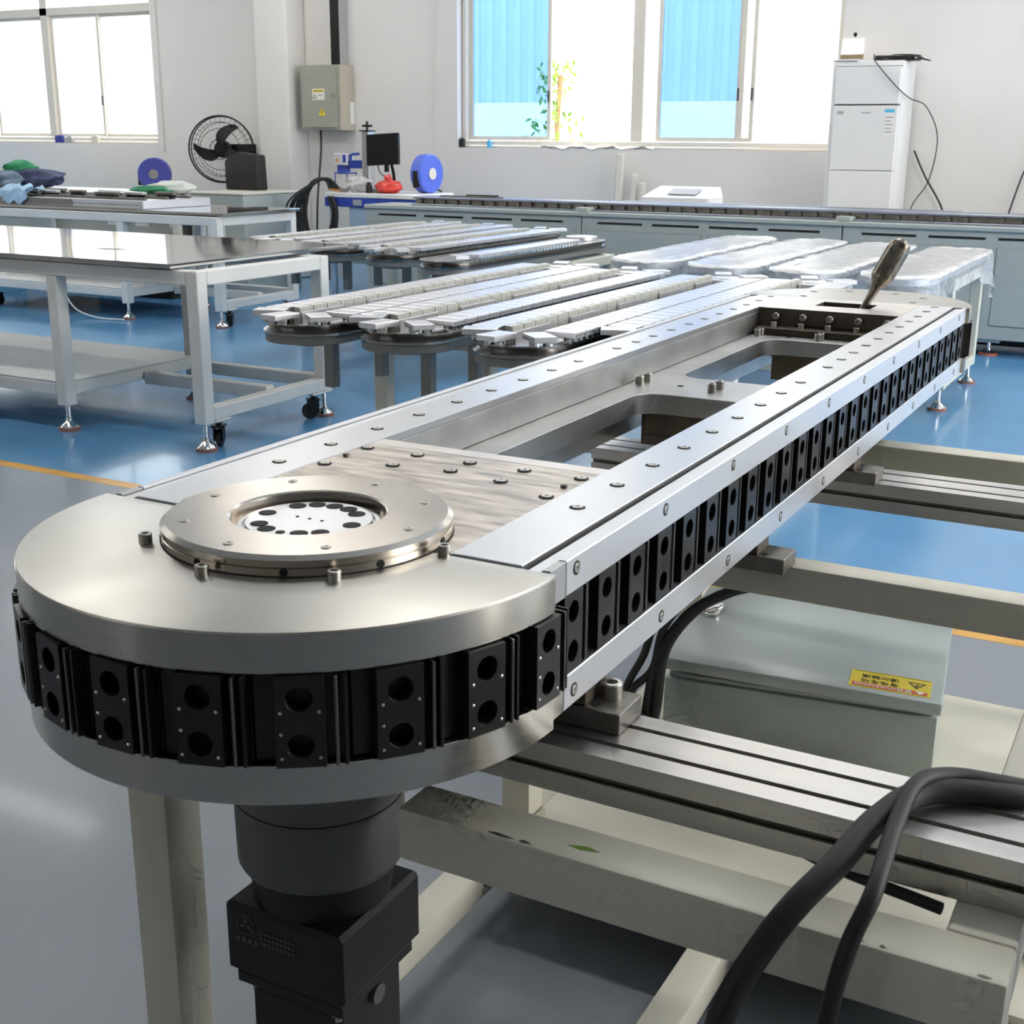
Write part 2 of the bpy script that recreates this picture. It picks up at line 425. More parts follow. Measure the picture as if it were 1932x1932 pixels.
# ================================================================== MAIN CONVEYOR
XC, YA, YB, RD = -.797, 1.0285, 3.34, .292
ZT, ZG, ZL, ZB = .9605, .923, .836, .7985
HW = .2835                                  # half width of straight body
conv = thing('chain_conveyor', 'long oval steel chain conveyor with black links along its sides, nearest to the viewer', 'conveyor', (XC, YA, ZB))
def cp(name, mb, mat, bevel=0., seg=1, parent=conv, **k):
    mb.v = [(x-XC, y-YA, z-ZB) for x, y, z in mb.v]
    return mb.build(name, mat, parent, bevel, seg, **k)
def near_cap(r): return circle(XC, YA, r, 56, PI, 2*PI, True)
def far_cap(r): return circle(XC, YB, r, 56, 0, PI, True)
cp('end_cap', MB().prism(near_cap(RD), ZG, ZT), 'satin_steel', .0025, 2)
cp('end_cap', MB().prism(far_cap(RD), ZG, ZT), 'satin_steel', .0025, 2)
cp('rim_band', MB().lathe([(RD-.003, ZG+.0005), (RD+.0006, ZG+.0005), (RD+.0006, ZT-.0028), (RD-.003, ZT-.0028)], (XC, YA, 0), 72, None, PI+.012, 2*PI-.012), 'turned_steel')
cp('lower_disc', MB().prism(near_cap(RD), ZB, ZL), 'turned_steel', .002)
cp('lower_disc', MB().prism(far_cap(RD), ZB, ZL), 'turned_steel', .002)
cp('sprocket', MB().lathe([(.0, ZL), (.262, ZL), (.262, ZG), (.0, ZG)], (XC, YA, 0), 48), 'black_oxide')
cp('sprocket', MB().lathe([(.0, ZL), (.262, ZL), (.262, ZG), (.0, ZG)], (XC, YB, 0), 48), 'black_oxide')
YS = YA+.0055; YE = YB-.0012
for s in (-1, 1):
    def bx(a, b, y0, y1, z0, z1):
        p, q = XC+s*a, XC+s*b
        return MB().box(min(p, q), max(p, q), y0, y1, z0, z1)
    cp('top_rail', bx(.1715, .252, YS, YE, .9495, ZT+.0008), 'aluminium', .0008)
    cp('inner_rail', bx(.1712, .2525, YS, YE, .90, .949), 'inner_steel', .0008)
    cp('groove_bed', bx(.2585, .2715, YS, YE, .935, .9575), 'aluminium_side')
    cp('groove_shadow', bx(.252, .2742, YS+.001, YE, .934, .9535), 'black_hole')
    cp('side_channel', bx(.253, .262, YS, YE, ZL, .9345), 'black_oxide')
    cp('lower_beam', bx(.1712, .262, YS, YE, ZB+.002, .8995), 'inner_steel')
    cp('side_guard', bx(.274, HW, YS+.034, YE, ZG, ZT+.0004), 'aluminium_side', .0012)
    cp('guard_end', bx(.274, HW-.0004, YS, YS+.0335, ZG, ZT-.0002), 'inner_steel', .0004)
    cp('lower_guard', bx(.2625, HW, YS+.034, YE, ZB, ZL), 'aluminium_side', .0012)
    cp('guard_end', bx(.2625, HW-.0004, YS, YS+.0335, ZB, ZL), 'turned_steel', .0008)
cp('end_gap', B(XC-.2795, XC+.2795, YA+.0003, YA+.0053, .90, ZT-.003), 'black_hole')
# pocket floor with two openings
hole1 = rrect(-.91, -.684, 1.46, 2.205, .05); hole2 = rrect(-.91, -.684, 2.395, 2.99, .05)
cp('pocket_floor', MB().prism([(-.968, YS+.02), (-.626, YS+.02), (-.626, 3.088), (-.968, 3.088)], .862, .90, [hole1, hole2]), 'inner_steel', .0012)
# brown vertical carrier plates below the openings and far block
cp('milled_plate', MB().prism([(-.968, YS), (-.626, YS), (-.626, 1.394), (-.968, 1.394)], .93, ZT-.0006, [circle(XC, YA+.001, .086, 40, .03, PI-.03, True)[::-1]] if False else []), 'milled_steel', .0006)
cp('edge_strip', B(-.968, -.626, 1.3945, 1.423, .925, ZT-.0006), 'strip_steel', .0006)
cp('far_block', MB().prism([(-.968, 3.09), (-.626, 3.09), (-.626, YE), (-.968, YE)], .862, ZT, [[(-.855, 3.187), (-.718, 3.187), (-.718, 3.278), (-.855, 3.278)]]), 'brown_oxide')
cp('far_cover', MB().prism([(-.968, 3.0905), (-.626, 3.0905), (-.626, YE), (-.968, YE)], ZT+.0002, ZT+.0008, [[(-.855, 3.187), (-.718, 3.187), (-.718, 3.278), (-.855, 3.278)]]), 'strip_steel')
cp('cross_plate', B(-.90, -.632, 3.0, 3.02, ZB+.001, .8615), 'brown_oxide')
cp('slot_floor', B(-.86, -.713, 3.18, 3.285, .85, .862), 'dark_steel')
cp('step_bar', B(-.962, -.632, 3.045, 3.0895, .9005, .918), 'brown_oxide', .0015)

# fasteners (shared meshes)
def countersunk(r):
    mb = MB().lathe([(r, -.0004), (r, .0), (r*.92, .0003), (r*.42, .0003), (r*.40, -.0003), (0, -.0003)], n=16)
    return mb.mesh('screw', 'bolt_steel')
CS = countersunk(.0066); CSS = countersunk(.0054)
RING = MB().cyl((0,0,-.0009),(0,0,-.0006),.0093,n=18).mesh('screw_shade', 'black_hole')  # black disc paints the recess shade around each countersunk screw
SHADE_S = MB().cyl((0,0,-.0007),(0,0,-.0004),.0076,n=16).mesh('screw_shade', 'black_hole')  # smaller disc, painted recess shade for the guard screws
def scr(x, y, z, me=CS, parent=conv, rot=None, name='screw'): return put(name, me, parent, (x-XC, y-YA, z-ZB), rot)
def pitwell(x, y, z):
    o = scr(x, y+.0008, z+.0011)
    put('recess_shade', RING, o, (0, -.0008, -.00005))
rs = [1.244+.1108*k for k in range(9)] + [2.306, 2.404, 2.496, 2.6, 2.706, 2.808, 2.91, 3.012, 3.111, 3.213, 3.315]
for y in rs:
    pitwell(-.586, y, ZT+.0008); pitwell(-1.008, y, ZT+.0008)
for x, y in [(-.956,1.366),(-.955,1.269),(-.876,1.365),(-.875,1.305),(-.796,1.364),(-.796,1.316),(-.638,1.364),(-.638,1.269),(-.717,1.364),(-.718,1.304)]:
    pitwell(x, y, ZT)
DOW = MB().lathe([(.0045, -.002), (.0045, .0025), (.0035, .0032), (0, .0032)], n=12).mesh('dowel', 'dark_steel')
for x, y in [(-.955,1.316),(-.639,1.318)]: scr(x, y, ZT, DOW, name='dowel')
for x, y in [(-.944,3.50),(-.94,3.384),(-.65,3.50),(-.654,3.384),(-.86,3.56),(-.735,3.56)]: pitwell(x, y, ZT)
HEXB = {}
def socket_bolt(r, h):
    key = (r, h)
    if key not in HEXB:
        mb = MB().lathe([(r*.55, -.004), (r*.55, 0), (r, 0), (r, h*.9), (r*.9, h), (r*.56, h), (r*.52, h*.45), (0, h*.45)], n=18)
        HEXB[key] = mb.mesh('bolt', 'bolt_steel')
    return HEXB[key]
def bolt(x, y, z, r, h, rot=None, parent=conv): return scr(x, y, z, socket_bolt(r, h), parent, rot, 'bolt')
for k in range(8):
    a = PI*1.5+k*PI/4
    if math.sin(a) < .1: bolt(XC+.167*math.cos(a), YA+.167*math.sin(a), ZT, .0068, .0105)
for x, y in [(-.944,2.281),(-.942,2.318),(-.795,2.278),(-.792,2.313),(-.945,3.022),(-.943,3.042-.0),(-.794,3.016),(-.792,3.036)]:
    bolt(x, y-.004, .90, .0085, .0165)
for x in (-.921, -.853, -.787, -.718, -.650):
    bolt(x, 3.0895, .943, .0085, .012, (PI/2, 0, 0)); bolt(x+.002, 3.062, .918, .0075, .013)
for x, y in [(-.868,2.30),(-.70,2.30),(-.87,3.03),(-.70,3.03)]:
    put('dimple', MB().cyl((0,0,.0002),(0,0,.0008),.006,n=14).mesh('dimple','black_hole'), conv, (x-XC, y-YA, .90-ZB))
for y in [1.0914+.2395*k for k in range(10)]:
    for z, dy in ((.9475, 0), (.815, 0)):
        if y < YE-.01: put('recess_shade', SHADE_S, scr(XC+HW+.0008, y, z, CSS, rot=(0, PI/2, 0)))

# cam ring with centre disc
cp('cam_ring', MB().lathe([(.150, ZT), (.1525, ZT+.001), (.1525, .9685), (.151, .9695), (.1525, .9705), (.1525, .977), (.147, .9812), (.0835, .9812), (.0815, .9795), (.0815, .966), (.076, .966), (.076, ZT), (.150, ZT)], (XC, YA, 0), 72), 'nickel_ring')
cp('ring_gap', MB().lathe([(.1535, ZT+.0001), (.1535, ZT+.0009), (.151, ZT+.0009)], (XC, YA, 0), 64), 'black_hole')
disc = cp('centre_disc', MB().lathe([(.0815, .9645), (.0745, .9645), (.0742, .9700), (.0700, .9700), (.0695, .9668), (.0672, .9668), (.0668, .9725), (.0, .9725)], (XC, YA, 0), 64), 'aluminium')
HOLE = MB().cyl((0,0,0), (0,0,.0006), .0095, n=20).mesh('hole', 'black_hole'); HOLE_S = MB().cyl((0,0,0), (0,0,.0006), .005, n=16).mesh('hole', 'black_hole'); HOLE_T = MB().cyl((0,0,0), (0,0,.0005), .002, n=10).mesh('hole', 'black_hole')
for i, (x, y) in enumerate([(-.041,.034),(-.025,.048),(-.005,.0525),(.015,.0505),(.033,.040),(.052,.004),(.039,-.033),(.022,-.046),(.003,-.052),(-.017,-.0495),(-.035,-.039),(-.053,-.003)]):
    put('hole', HOLE_S if i == 8 else HOLE, disc, (x, y, .9725-ZB))
for x in (-.016, 0, .016): put('hole', HOLE_T, disc, (x, .001, .9725-ZB))
for k in range(8):
    a = k*PI/4; o = scr(XC+.1265*math.cos(a), YA+.1265*math.sin(a)-.001, .9818, CSS)
for k in range(6):
    a = -PI/2+.18+(k-2.5)*.62
    put('side_hole', MB().cyl((0,0,0),(.0006,0,0),.0042,n=12).mesh('side_hole','black_hole'), conv, (.1526*math.cos(a), .1526*math.sin(a), .9655-ZB), (0,0,a))

# chain links
def link_mesh():
    mb = MB(); hh = (ZG-ZL)/2-.0012
    hol = [circle(0, .0218, .0118, 18), circle(0, -.0218, .0118, 18)]
    M = Matrix(((0,0,1,0),(1,0,0,0),(0,1,0,0),(0,0,0,1)))
    mb.prism([(-.0215,-hh),(.0215,-hh),(.0215,hh),(-.0215,hh)], .0125, .0205, hol, M)
    for y in (-.0215, .0195): mb.box(0, .0125, y, y+.002, -hh, hh)
    mb.box(.004, .018, .0375, .0405, -hh, hh)
    mb.box(0, .004, -.0395, .0415, -hh, hh)
    return mb.mesh('chain_link', 'link_black', .0006)
LINK = link_mesh(); PITCH = .0818; RC = .277
_h = (ZG-ZL)/2-.0014
RIB = MB().box(.004, .0205, .0295, .0325, -_h, _h).mesh('seal_rib', 'rib_steel', .0008)
RIV = MB().lathe([(.0019,.0),(.0016,.0008),(.0007,.0012),(0,.0013)], n=8).mesh('rivet', 'chrome')
RIV_AT = ((-.0165,.010),(.0165,.010),(-.0165,-.010),(.0165,-.033),(-.0165,-.033))
def add_link(loc, rz=0., rivets=False):
    o = put('chain_link', LINK, conv, loc, (0, 0, rz)); put('seal_rib', RIB, o)
    if rivets:
        for y, z in RIV_AT: put('rivet', RIV, o, (.0205, y, z), (0, PI/2, 0))
zc = (ZG+ZL)/2-ZB
RM = RC+.0
for k in range(28):
    y = 1.0897+PITCH*k
    if y < YB+.02: add_link((HW-.0215, y-YA, zc))
a_step = PITCH/RC
for k in range(12):
    a = (1.0897-YA-PITCH)/RC - k*a_step
    if a > -PI-.05: add_link((RM*math.cos(a), RM*math.sin(a), zc), a, True)
for k in range(3): add_link((-(HW-.0215), .05+k*PITCH, zc), PI)
y_last = 1.0897+PITCH*27
for k in range(1, 11):
    a = (y_last+PITCH*k-YB)/RC
    if 0 < a < PI: add_link((RM*math.cos(a), YB-YA+RM*math.sin(a), zc), a)

# gear motor hanging below the near end
gm = thing('gear_motor', 'dark cylindrical gear reducer and black servo motor hanging below the conveyor end', 'motor', (XC, YA, ZB-.62))
def gp(name, mb, mat, bevel=0., **k):
    mb.v = [(x, y, z+.62) for x, y, z in mb.v]; return mb.build(name, mat, gm, bevel, **k)
gp('adapter_collar', MB().lathe([(0,-.001),(.0945,-.001),(.0945,-.138),(.093,-.139),(0,-.139)], n=48), 'grey_reducer')
gp('gear_housing', MB().lathe([(0,-.1395),(.095,-.1395),(.0955,-.142),(.0945,-.215),(.091,-.222),(0,-.222)], n=48), 'grey_reducer')
gp('neck', MB().lathe([(0,-.2225),(.082,-.2225),(.082,-.24),(.078,-.266),(0,-.266)], n=40), 'black_motor')
fl = gp('gearbox_flange', B(-.081,.081,-.081,.081,-.356,-.2665), 'black_motor', .006)
gp('clamp_step', B(-.074,.074,-.074,.074,-.376,-.3565), 'black_motor', .004)
gp('motor_body', B(-.064,.064,-.064,.064,-.618,-.3765), 'black_motor', .008)
for a in (-.055, .055):
    for b in (-.055, .055): gp('flange_bolt', MB().cyl((a, b, -.3765), (a, b, -.39), .0085, n=10), 'bolt_steel')
MB().cyl((.0005, 0, 0), (0, 0, .006), .009, n=14)
gp('cap_screw', MB().cyl((.0648,.005,-.392),(.071,.005,-.392),.012,n=14), 'grey_reducer')
MR = Matrix.Rotation(PI/2, 4, 'X')
em = MB(); em.lathe([(.0125,0),(.0125,.0006),(.0112,.0006),(.0112,0)], n=28)
for k in range(3):
    a = PI/2+k*2*PI/3
    p = lambda r, t: (r*math.cos(a+t), r*math.sin(a+t), .0005)
    em.add([p(.0004,0), p(.0058,-.42), p(.0102,0), p(.0058,.42)], [(0,1,2,3)])
put('emblem', em.mesh('emblem', 'etched'), fl, (-.048, -.0815, -.287+.62), (PI/2, 0, 0))
for i in range(4): put('lettering', B(-.0028,.0028,-.003,.003,0,.0005).mesh('lettering','etched'), fl, (-.060+i*.0085, -.0815, -.307+.62), (PI/2,0,0))
npl = MB()
for i in range(9):
    for j in range(3): npl.box(-.024+i*.0055, -.024+i*.0055+.0038, -.009+j*.0064, -.009+j*.0064+.0042, 0, .0005)
put('nameplate', npl.mesh('nameplate','etched'), fl, (-.004, -.0815, -.297+.62), (PI/2,0,0))

# hand tool standing in the far slot
ht = thing('hand_tool', 'worn metal hand tool with thick round handle leaning out of the far slot', 'tool', (-.785, 3.207, .8625))
d = Vector((.115, .075, .262)); L_ = d.length; q = d.to_track_quat('Z', 'X').to_euler()
h = MB().lathe([(0,0),(.0080,.001),(.0092,.13),(.0125,.165),(.026,.188),(.0275,.194),(.0275,.274),(.024,.287),(.012,.296),(0,.298)], n=28).build('shaft_and_handle', 'brass_worn', ht, rot=q)
for k in range(14):
    a = 2*PI*k/14
    MB().box(-.0012,.0012,-.0008,.0008,.196,.268).build('knurl', 'dark_steel', h, loc=(.0273*math.cos(a), .0273*math.sin(a), 0), rot=(0,0,a+PI/2))

# ================================================================== SUPPORT FRAME
sf = thing('support_frame', 'cream welded tube frame with lower tray carrying the long chain conveyor', 'frame', (-.55, 1.9, 0))
def fp(name, x0, x1, y0, y1, z0, z1, mat='cream_paint', bevel=.005, root=sf):
    L = root.location
    return B(x0-L.x, x1-L.x, y0-L.y, y1-L.y, z0-L.z, z1-L.z).build(name, mat, root, bevel, 2)
XLs = ((-1.039, -.979), (-.12, -.06)); YF = ((.971, 1.031), (1.895, 1.955), (2.81, 2.87))
for a, b in XLs:
    for c, e in YF: fp('leg', a, b, c, e, .056, .6385)
    fp('top_beam', a, b, 1.0315, 2.87, .639, .699)
    for c, e in ((1.0315, 1.8945), (1.9555, 2.8095)): fp('base_rail', a, b, c, e, .057, .1145)
fp('top_beam', -.655, -.06, .971, 1.031, .639, .699)
fp('cross_beam', -.9785, -.1205, 2.81, 2.87, .639, .6985)
fp('base_rail', -.583, -.524, .99, 2.80, .0575, .1145)
fp('base_rail', -.9785, -.1205, 2.81, 2.87, .057, .1145)
tr = fp('tray', -.976, -.06, 1.74, 2.86, .115, .1305, bevel=.002)
for a, b in XLs:
    for c, e in (YF[0], YF[2]):
        MB().lathe([(0,0),(.035,0),(.035,.01),(.012,.022),(.008,.03),(.008,.056),(0,.056)], n=18).build('levelling_foot', 'chrome', sf, loc=((a+b)/2+.55, (c+e)/2-1.9, 0))
B(-.02,.02,-.02,.02,0,.0006)
# paint chips along the front beam edge
for x, w in ((-.90,.012),(-.885,.008),(-.55,.03),(-.515,.014),(-.19,.012),(-.165,.006),(-.085,.012)):
    pts = [(x, -.0006), (x+w*.3, .0022*random.uniform(.6,1.4)), (x+w*.6, .001), (x+w, -.0006), (x+w*.5, -.0018)]
    MB().prism(pts, 0, .0005).build('paint_chip', 'dark_steel', sf, loc=(.55, .9765-1.9, .6988))
MB().prism([(0,0),(.02,.006),(.034,.002),(.015,-.003)], 0, .0004).build('paint_smear', 'leaf', sf, loc=(-.47+.55, .992-1.9, .6990))
bm2 = thing('cross_tube', 'cream square tube laid across the frame behind the control box', 'beam', (-.5, 1.794, .6995))
B(-.56,.62,-.026,.026,0,.053).build('tube', 'cream_paint', bm2, .004, 2)
bm3 = thing('cross_tube', 'cream square tube laid across the frame beyond the farther aluminium extrusion', 'beam', (-.5, 2.656, .6995))
B(-.56,.62,-.031,.031,0,.053).build('tube', 'cream_paint', bm3, .004, 2)
def extrusion(yc, w, label, x0=-.76):
    e = thing('aluminium_extrusion', label, 'extrusion', (-.3, yc, .6995), 0, 'slotted aluminium extrusions under the conveyor')
    hw = w/2; H = .053; s = .0042; dp = .010
    def slot(u): return [(u-s, H), (u-s, H-.004), (u-.008, H-.005), (u-.008, H-dp), (u+.008, H-dp), (u+.008, H-.005), (u+s, H-.004), (u+s, H)]
    out = [(-hw,0), (hw,0), (hw,.0225),(hw-.004,.0225),(hw-.009,.0185),(hw-.009,.0345),(hw-.004,.0305),(hw,.0305),(hw,H)] + slot(w*.22)[::-1] + slot(-w*.22)[::-1] + [(-hw,H),(-hw,.0305),(-hw+.004,.0305),(-hw+.009,.0345),(-hw+.009,.0185),(-hw+.004,.0225),(-hw,.0225)]
    M = Matrix(((0,0,1,0),(1,0,0,0),(0,1,0,0),(0,0,0,1)))
    MB().prism(out, x0, .75, [], M).build('profile', 'extrusion', e, smooth=0)
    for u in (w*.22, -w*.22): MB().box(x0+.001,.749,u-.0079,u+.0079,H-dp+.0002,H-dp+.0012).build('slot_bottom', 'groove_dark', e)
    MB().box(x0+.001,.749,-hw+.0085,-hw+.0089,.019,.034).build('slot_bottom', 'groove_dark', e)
    return e
extrusion(1.135, .112, 'slotted aluminium extrusion crossing the frame nearest to the viewer', -.40)
extrusion(2.372, .120, 'slotted aluminium extrusion crossing the frame behind the control box')
def bracket(yc, label, x1=-.4786, foot=True):
    b = thing('mounting_bracket', label, 'bracket', (-.56, yc, .753), 0, 'dark steel brackets under the conveyor')
    hy = .031
    if foot:
        MB().box(-.06, x1+.56, -hy, hy, 0, .0235).build('foot_block', 'dark_steel', b, .001)
        put('bolt', socket_bolt(.0118, .0165), b, (x1+.56-(.028 if yc < 1.3 else .055), .012, .0235 if yc < 1.3 else .0195))
        MB().cyl((0,0,0),(0,0,.0005),.0055,n=14).build('hole', 'black_hole', b, loc=(x1+.56-.034, -.016, .0235))
        if x1 > -.4: pass
    if yc > 2: MB().box(-.385, -.07, -hy+.004, hy-.004, .0451, .1085).build('cross_plate', 'brown_oxide', b, .001)
    MB().box(-.385, .040, -hy+.004, hy-.004, .0 if not foot else .0236, .0450).build('stem', 'brown_oxide', b, .001)
    return b
bracket(1.162, 'dark steel bracket under the conveyor on the nearest extrusion')
bracket(1.752, 'dark steel bracket under the conveyor on the cream cross tube')
bracket(2.322, 'dark steel bracket under the conveyor on the far extrusion')

# control box on the tray
cb = thing('control_box', 'grey metal control box with warning sticker lying on the cream tray', 'box', (-.606, 2.334, .1308), .132)
body = MB().box(-.270,.272,0,.43,0,.155).build('body', 'zinc_box', cb, .003, 2)
MB().box(-.262,.264,.008,.42,.1552,.166).build('rim', 'zinc_box', cb, .002)
lid = MB().box(-.278,.278,-.012,.455,.0,.026).build('lid', 'zinc_box', cb, .004, 2, loc=(0, 0, .172), rot=(0, .022, 0))
lat = MB().prism(rrect(-.02,.02,-.042,.042,.018), 0, .007).build('latch', 'chrome', lid, .002, loc=(-.235,.295,.026))
MB().prism(rrect(-.012,.012,-.032,.030,.010), 0, .0012).build('latch_recess', 'dark_steel', lat, loc=(0,0,.0071))
MB().box(-.004,.004,-.03,.03,0,.004).build('latch_lever', 'chrome', lat, .001, loc=(.0,0,.0085), rot=(0,0,-.5))
st = MB().box(-.078,.078,-.042,.042,0,.0005).build('warning_sticker', 'yellow_sign', lid, loc=(.176,.050,.0262), rot=(0,0,PI+.0))
MB().box(-.072,.072,.020,.037,0,.0004).build('red_band', 'sign_red', st, loc=(0,0,.0006))
MB().box(-.074,.074,-.0385,-.0375,0,.0004).build('ink_line', 'sign_ink', st, loc=(0,0,.0006))
put('lettering', text_mesh('警告/WARNING', .0155, 'sign_white'), st, (.012,.0285,.0014))
put('lettering', text_mesh('有电危险', .0185, 'sign_ink'), st, (.020,.007,.0009))
put('lettering', text_mesh('请勿触摸', .0185, 'sign_ink'), st, (.020,-.017,.0009))
tri = MB().prism([(-.018,-.014),(.018,-.014),(0,.016)], 0, .0004, [[(-.0125,-.011),(.0125,-.011),(0,.010)]]).build('warning_triangle', 'sign_ink', st, loc=(-.05,-.006,.0007))
MB().prism([(-.001,.007),(.004,.007),(.001,.001),(.004,.001),(-.003,-.009),(-.001,-.002),(-.004,-.002)], 0, .0004).build('bolt_symbol', 'sign_ink', st, loc=(-.05,-.007,.0007))
MB().prism([(-.009,-.006),(.009,-.006),(0,.008)], 0, .0003).build('warning_triangle', 'sign_white', st, loc=(-.058,.028,.0011))
nut = thing('hex_nut', 'loose steel hex nut lying on the cream tray beside the control box', 'nut', (-.329, 2.452, .1308))
MB().prism(circle(0,0,.0135,6), 0, .009, [circle(0,0,.0065,14)]).build('nut', 'bolt_steel', nut, .0008)

# cables
def cable(name, pts, r, label, mat='black_rubber', group=None, k=8, n=10, cat='cable'):
    o = MB().tube(spline(pts, k), r, n).build(name, mat, smooth=60); return tag(o, label, cat, group)
cable('power_cable', [(.30,1.55,.0126),(.28,1.52,.1),(.22,1.48,.35),(.10,1.40,.60),(.0,1.32,.70),(-.03,1.24,.735),(-.084,1.19,.758),(-.163,1.142,.7665),(-.195,1.07,.764),(-.212,1.0,.752),(-.232,.955,.733),(-.250,.93,.704),(-.270,.90,.658),(-.281,.887,.60),(-.290,.89,.50),(-.29,.90,.30),(-.27,.86,.08),(-.2,.78,.0126),(.05,.7,.0126)], .0125,
      'thicker of two black cables draped over the near extrusion and cream beam')
cable('power_cable', [(.36,1.58,.008),(.33,1.55,.1),(.26,1.50,.36),(.13,1.43,.61),(.01,1.35,.70),(-.04,1.26,.738),(-.11,1.205,.762),(-.150,1.172,.774),(-.172,1.125,.781),(-.176,1.06,.771),(-.173,.97,.753),(-.185,.945,.710),(-.194,.935,.645),(-.197,.935,.56),(-.2,.95,.35),(-.18,.92,.08),(-.1,.85,.008),(.15,.78,.008)], .0078,
      'thinner of two black cables draped over the near extrusion and cream beam')
for i, (pts, rad, lab) in enumerate([
    ([(-.872,2.19,.16),(-.868,2.2,.28),(-.845,2.2,.385),(-.79,2.22,.475),(-.70,2.26,.53),(-.62,2.3,.56)], .011, 'black cable rising left of the control box, thickest of the bundle'),
    ([(-.860,2.19,.16),(-.850,2.2,.27),(-.833,2.2,.40),(-.77,2.24,.49),(-.69,2.3,.52),(-.6,2.4,.53)], .010, 'black cable rising left of the control box, closest to the lid'),
    ([(-.89,2.17,.20),(-.915,2.19,.285),(-.882,2.2,.371),(-.86,2.21,.45),(-.80,2.25,.55)], .008, 'thin black cable standing farthest left behind the conveyor side'),
    ([(-.866,2.18,.24),(-.892,2.18,.262),(-.900,2.19,.295),(-.862,2.2,.345),(-.84,2.2,.44),(-.78,2.22,.53)], .008, 'thin black cable looping out left of the cable bundle by the control box')]):
    cable('power_cable', pts, rad, lab)
cable('power_cable', [(-.42,1.215,.703),(-.36,1.17,.69),(-.26,1.10,.692),(-.13,1.068,.693)], .006, 'thin black cable running beneath the near extrusion along the cream beam')

# ================================================================== BACKGROUND: shared pieces
def lp(root, name, x0, x1, y0, y1, z0, z1, mat='white_paint', bevel=.004):
    L = root.location
    return B(x0-L.x, x1-L.x, y0-L.y, y1-L.y, z0-L.z, z1-L.z).build(name, mat, root, bevel)
FOOT = MB().lathe([(0,0),(.045,0),(.046,.012),(.040,.02),(.018,.038),(.016,.05),(.013,.052),(.013,.11),(0,.11)], n=20)
FOOT_STEM = FOOT.mesh('levelling_foot', 'chrome')
FOOT_PAD = MB().lathe([(0,0),(.05,0),(.05,.014),(.03,.02),(0,.02)], n=20).mesh('pad', 'foot_brown')
FOOT_PAD_R = MB().lathe([(0,0),(.06,0),(.06,.014),(.03,.022),(0,.022)], n=20).mesh('pad', 'foot_red')
def foot(root, x, y, h=.11, pad=FOOT_PAD):
    o = put('levelling_foot', FOOT_STEM, root, (x-root.location.x, y-root.location.y, .004)); o.scale = (1, 1, (h-.004)/.11)
    put('pad', pad, o, (0, 0, -.004/((h-.004)/.11)))
WHEEL = MB().lathe([(0,-.014),(.034,-.014),(.041,-.009),(.041,.009),(.034,.014),(0,.014)], n=24).mesh('wheel', 'black_rubber')
HUB = MB().lathe([(0,-.0155),(.012,-.0155),(.012,.0155),(0,.0155)], n=14).mesh('hub', 'chrome')
FORK = MB().box(-.022,-.017,-.025,.03,.03,.095).box(.017,.022,-.025,.03,.03,.095).box(-.03,.03,-.03,.035,.095,.103).cyl((0,0,.103),(0,0,.122),.014,n=12).mesh('caster_fork', 'black_oxide')
def caster(root, x, y, rz):
    o = put('caster_fork', FORK, root, (x-root.location.x, y-root.location.y, 0), (0, 0, rz))
    w = put('wheel', WHEEL, o, (0, .018, .0415), (0, PI/2, 0)); put('hub', HUB, w)

def workbench(name, label, xl, xm, xr, y0, y1, plate, ym, steel=True):
    t = thing(name, label, 'workbench', ((xl+xr)/2, (y0+y1)/2, 0))
    s = .066
    for x in (xl, xm, xr-s):
        for y in (y0, y1-s): lp(t, 'leg', x, x+s, y, y+s, .122, .735 if x == xm else .80)
    for y in (y0, y1-s): lp(t, 'top_rail', xl+s+.0005, xr-s-.0005, y, y+s, .735, .8)
    for x in (xl, xr-s): lp(t, 'top_rail', x+.0005, x+s-.0005, y0+s+.0005, y1-s-.0005, .735, .7995)
    zb0, zb1 = .17, .23
    lp(t, 'side_rail', xr-s, xr, y0+s+.0005, y1-s-.0005, .135, .195)
    lp(t, 'side_rail', xm+.0005, xm+s-.0005, y0+s+.0005, y1-s-.0005, zb0, zb1)
    lp(t, 'side_rail', xl+.0005, xl+s-.0005, y0+s+.0005, y1-s-.0005, zb0, zb1)
    lp(t, 'front_rail', xl+s+.0005, xm-.0005, y0+.0005, y0+s-.0005, zb0, zb1)
    lp(t, 'back_rail', xl+s+.0005, xm-.0005, y1-s+.0005, y1-.0005, zb0, zb1)
    lp(t, 'back_rail', xm+s+.0005, xr-s-.0005, y1-s+.0005, y1-.0005, .15, .21)
    lp(t, 'middle_rail', xm+s+.0005, xr-s-.0005, ym, ym+.06, .15, .21)
    lp(t, 'shelf', xl+.001, xm+s-.001, y0+.001, y1-.001, zb1+.0005, zb1+.012)
    for x in (xl+s/2, xm+s/2, xr-s/2):
        for y in (y0+s/2, y1-s/2): foot(t, x, y, .122)
    lp(t, 'caster_plate', xr-.075, xr+.005, y0+s+.002, y0+.165, .1225, .1345)
    lp(t, 'caster_plate', xr-.075, xr+.005, y1-.165, y1-s-.002, .1225, .1345)
    caster(t, xr-.03, y0+.118, .5); caster(t, xr-.03, y1-.125, 2.4); caster(t, xl+.2, y0+.12, .2)
    if plate:
        a, b, c, e = plate
        p = lp(t, 'steel_top', a, b, c, e, .8055, .827, 'mirror_steel', .002)
        lp(t, 'spacer', a+.1, b-.05, y0+.01, y0+.05, .8003, .8052, 'black_hole', 0)
    return t
wb1 = workbench('workbench', 'white tube workbench with mirror-like steel top left of the conveyor', -6.37, -4.735, -3.815, 4.21, 5.16, (-6.6, -3.945, 4.19, 5.50), 4.72)
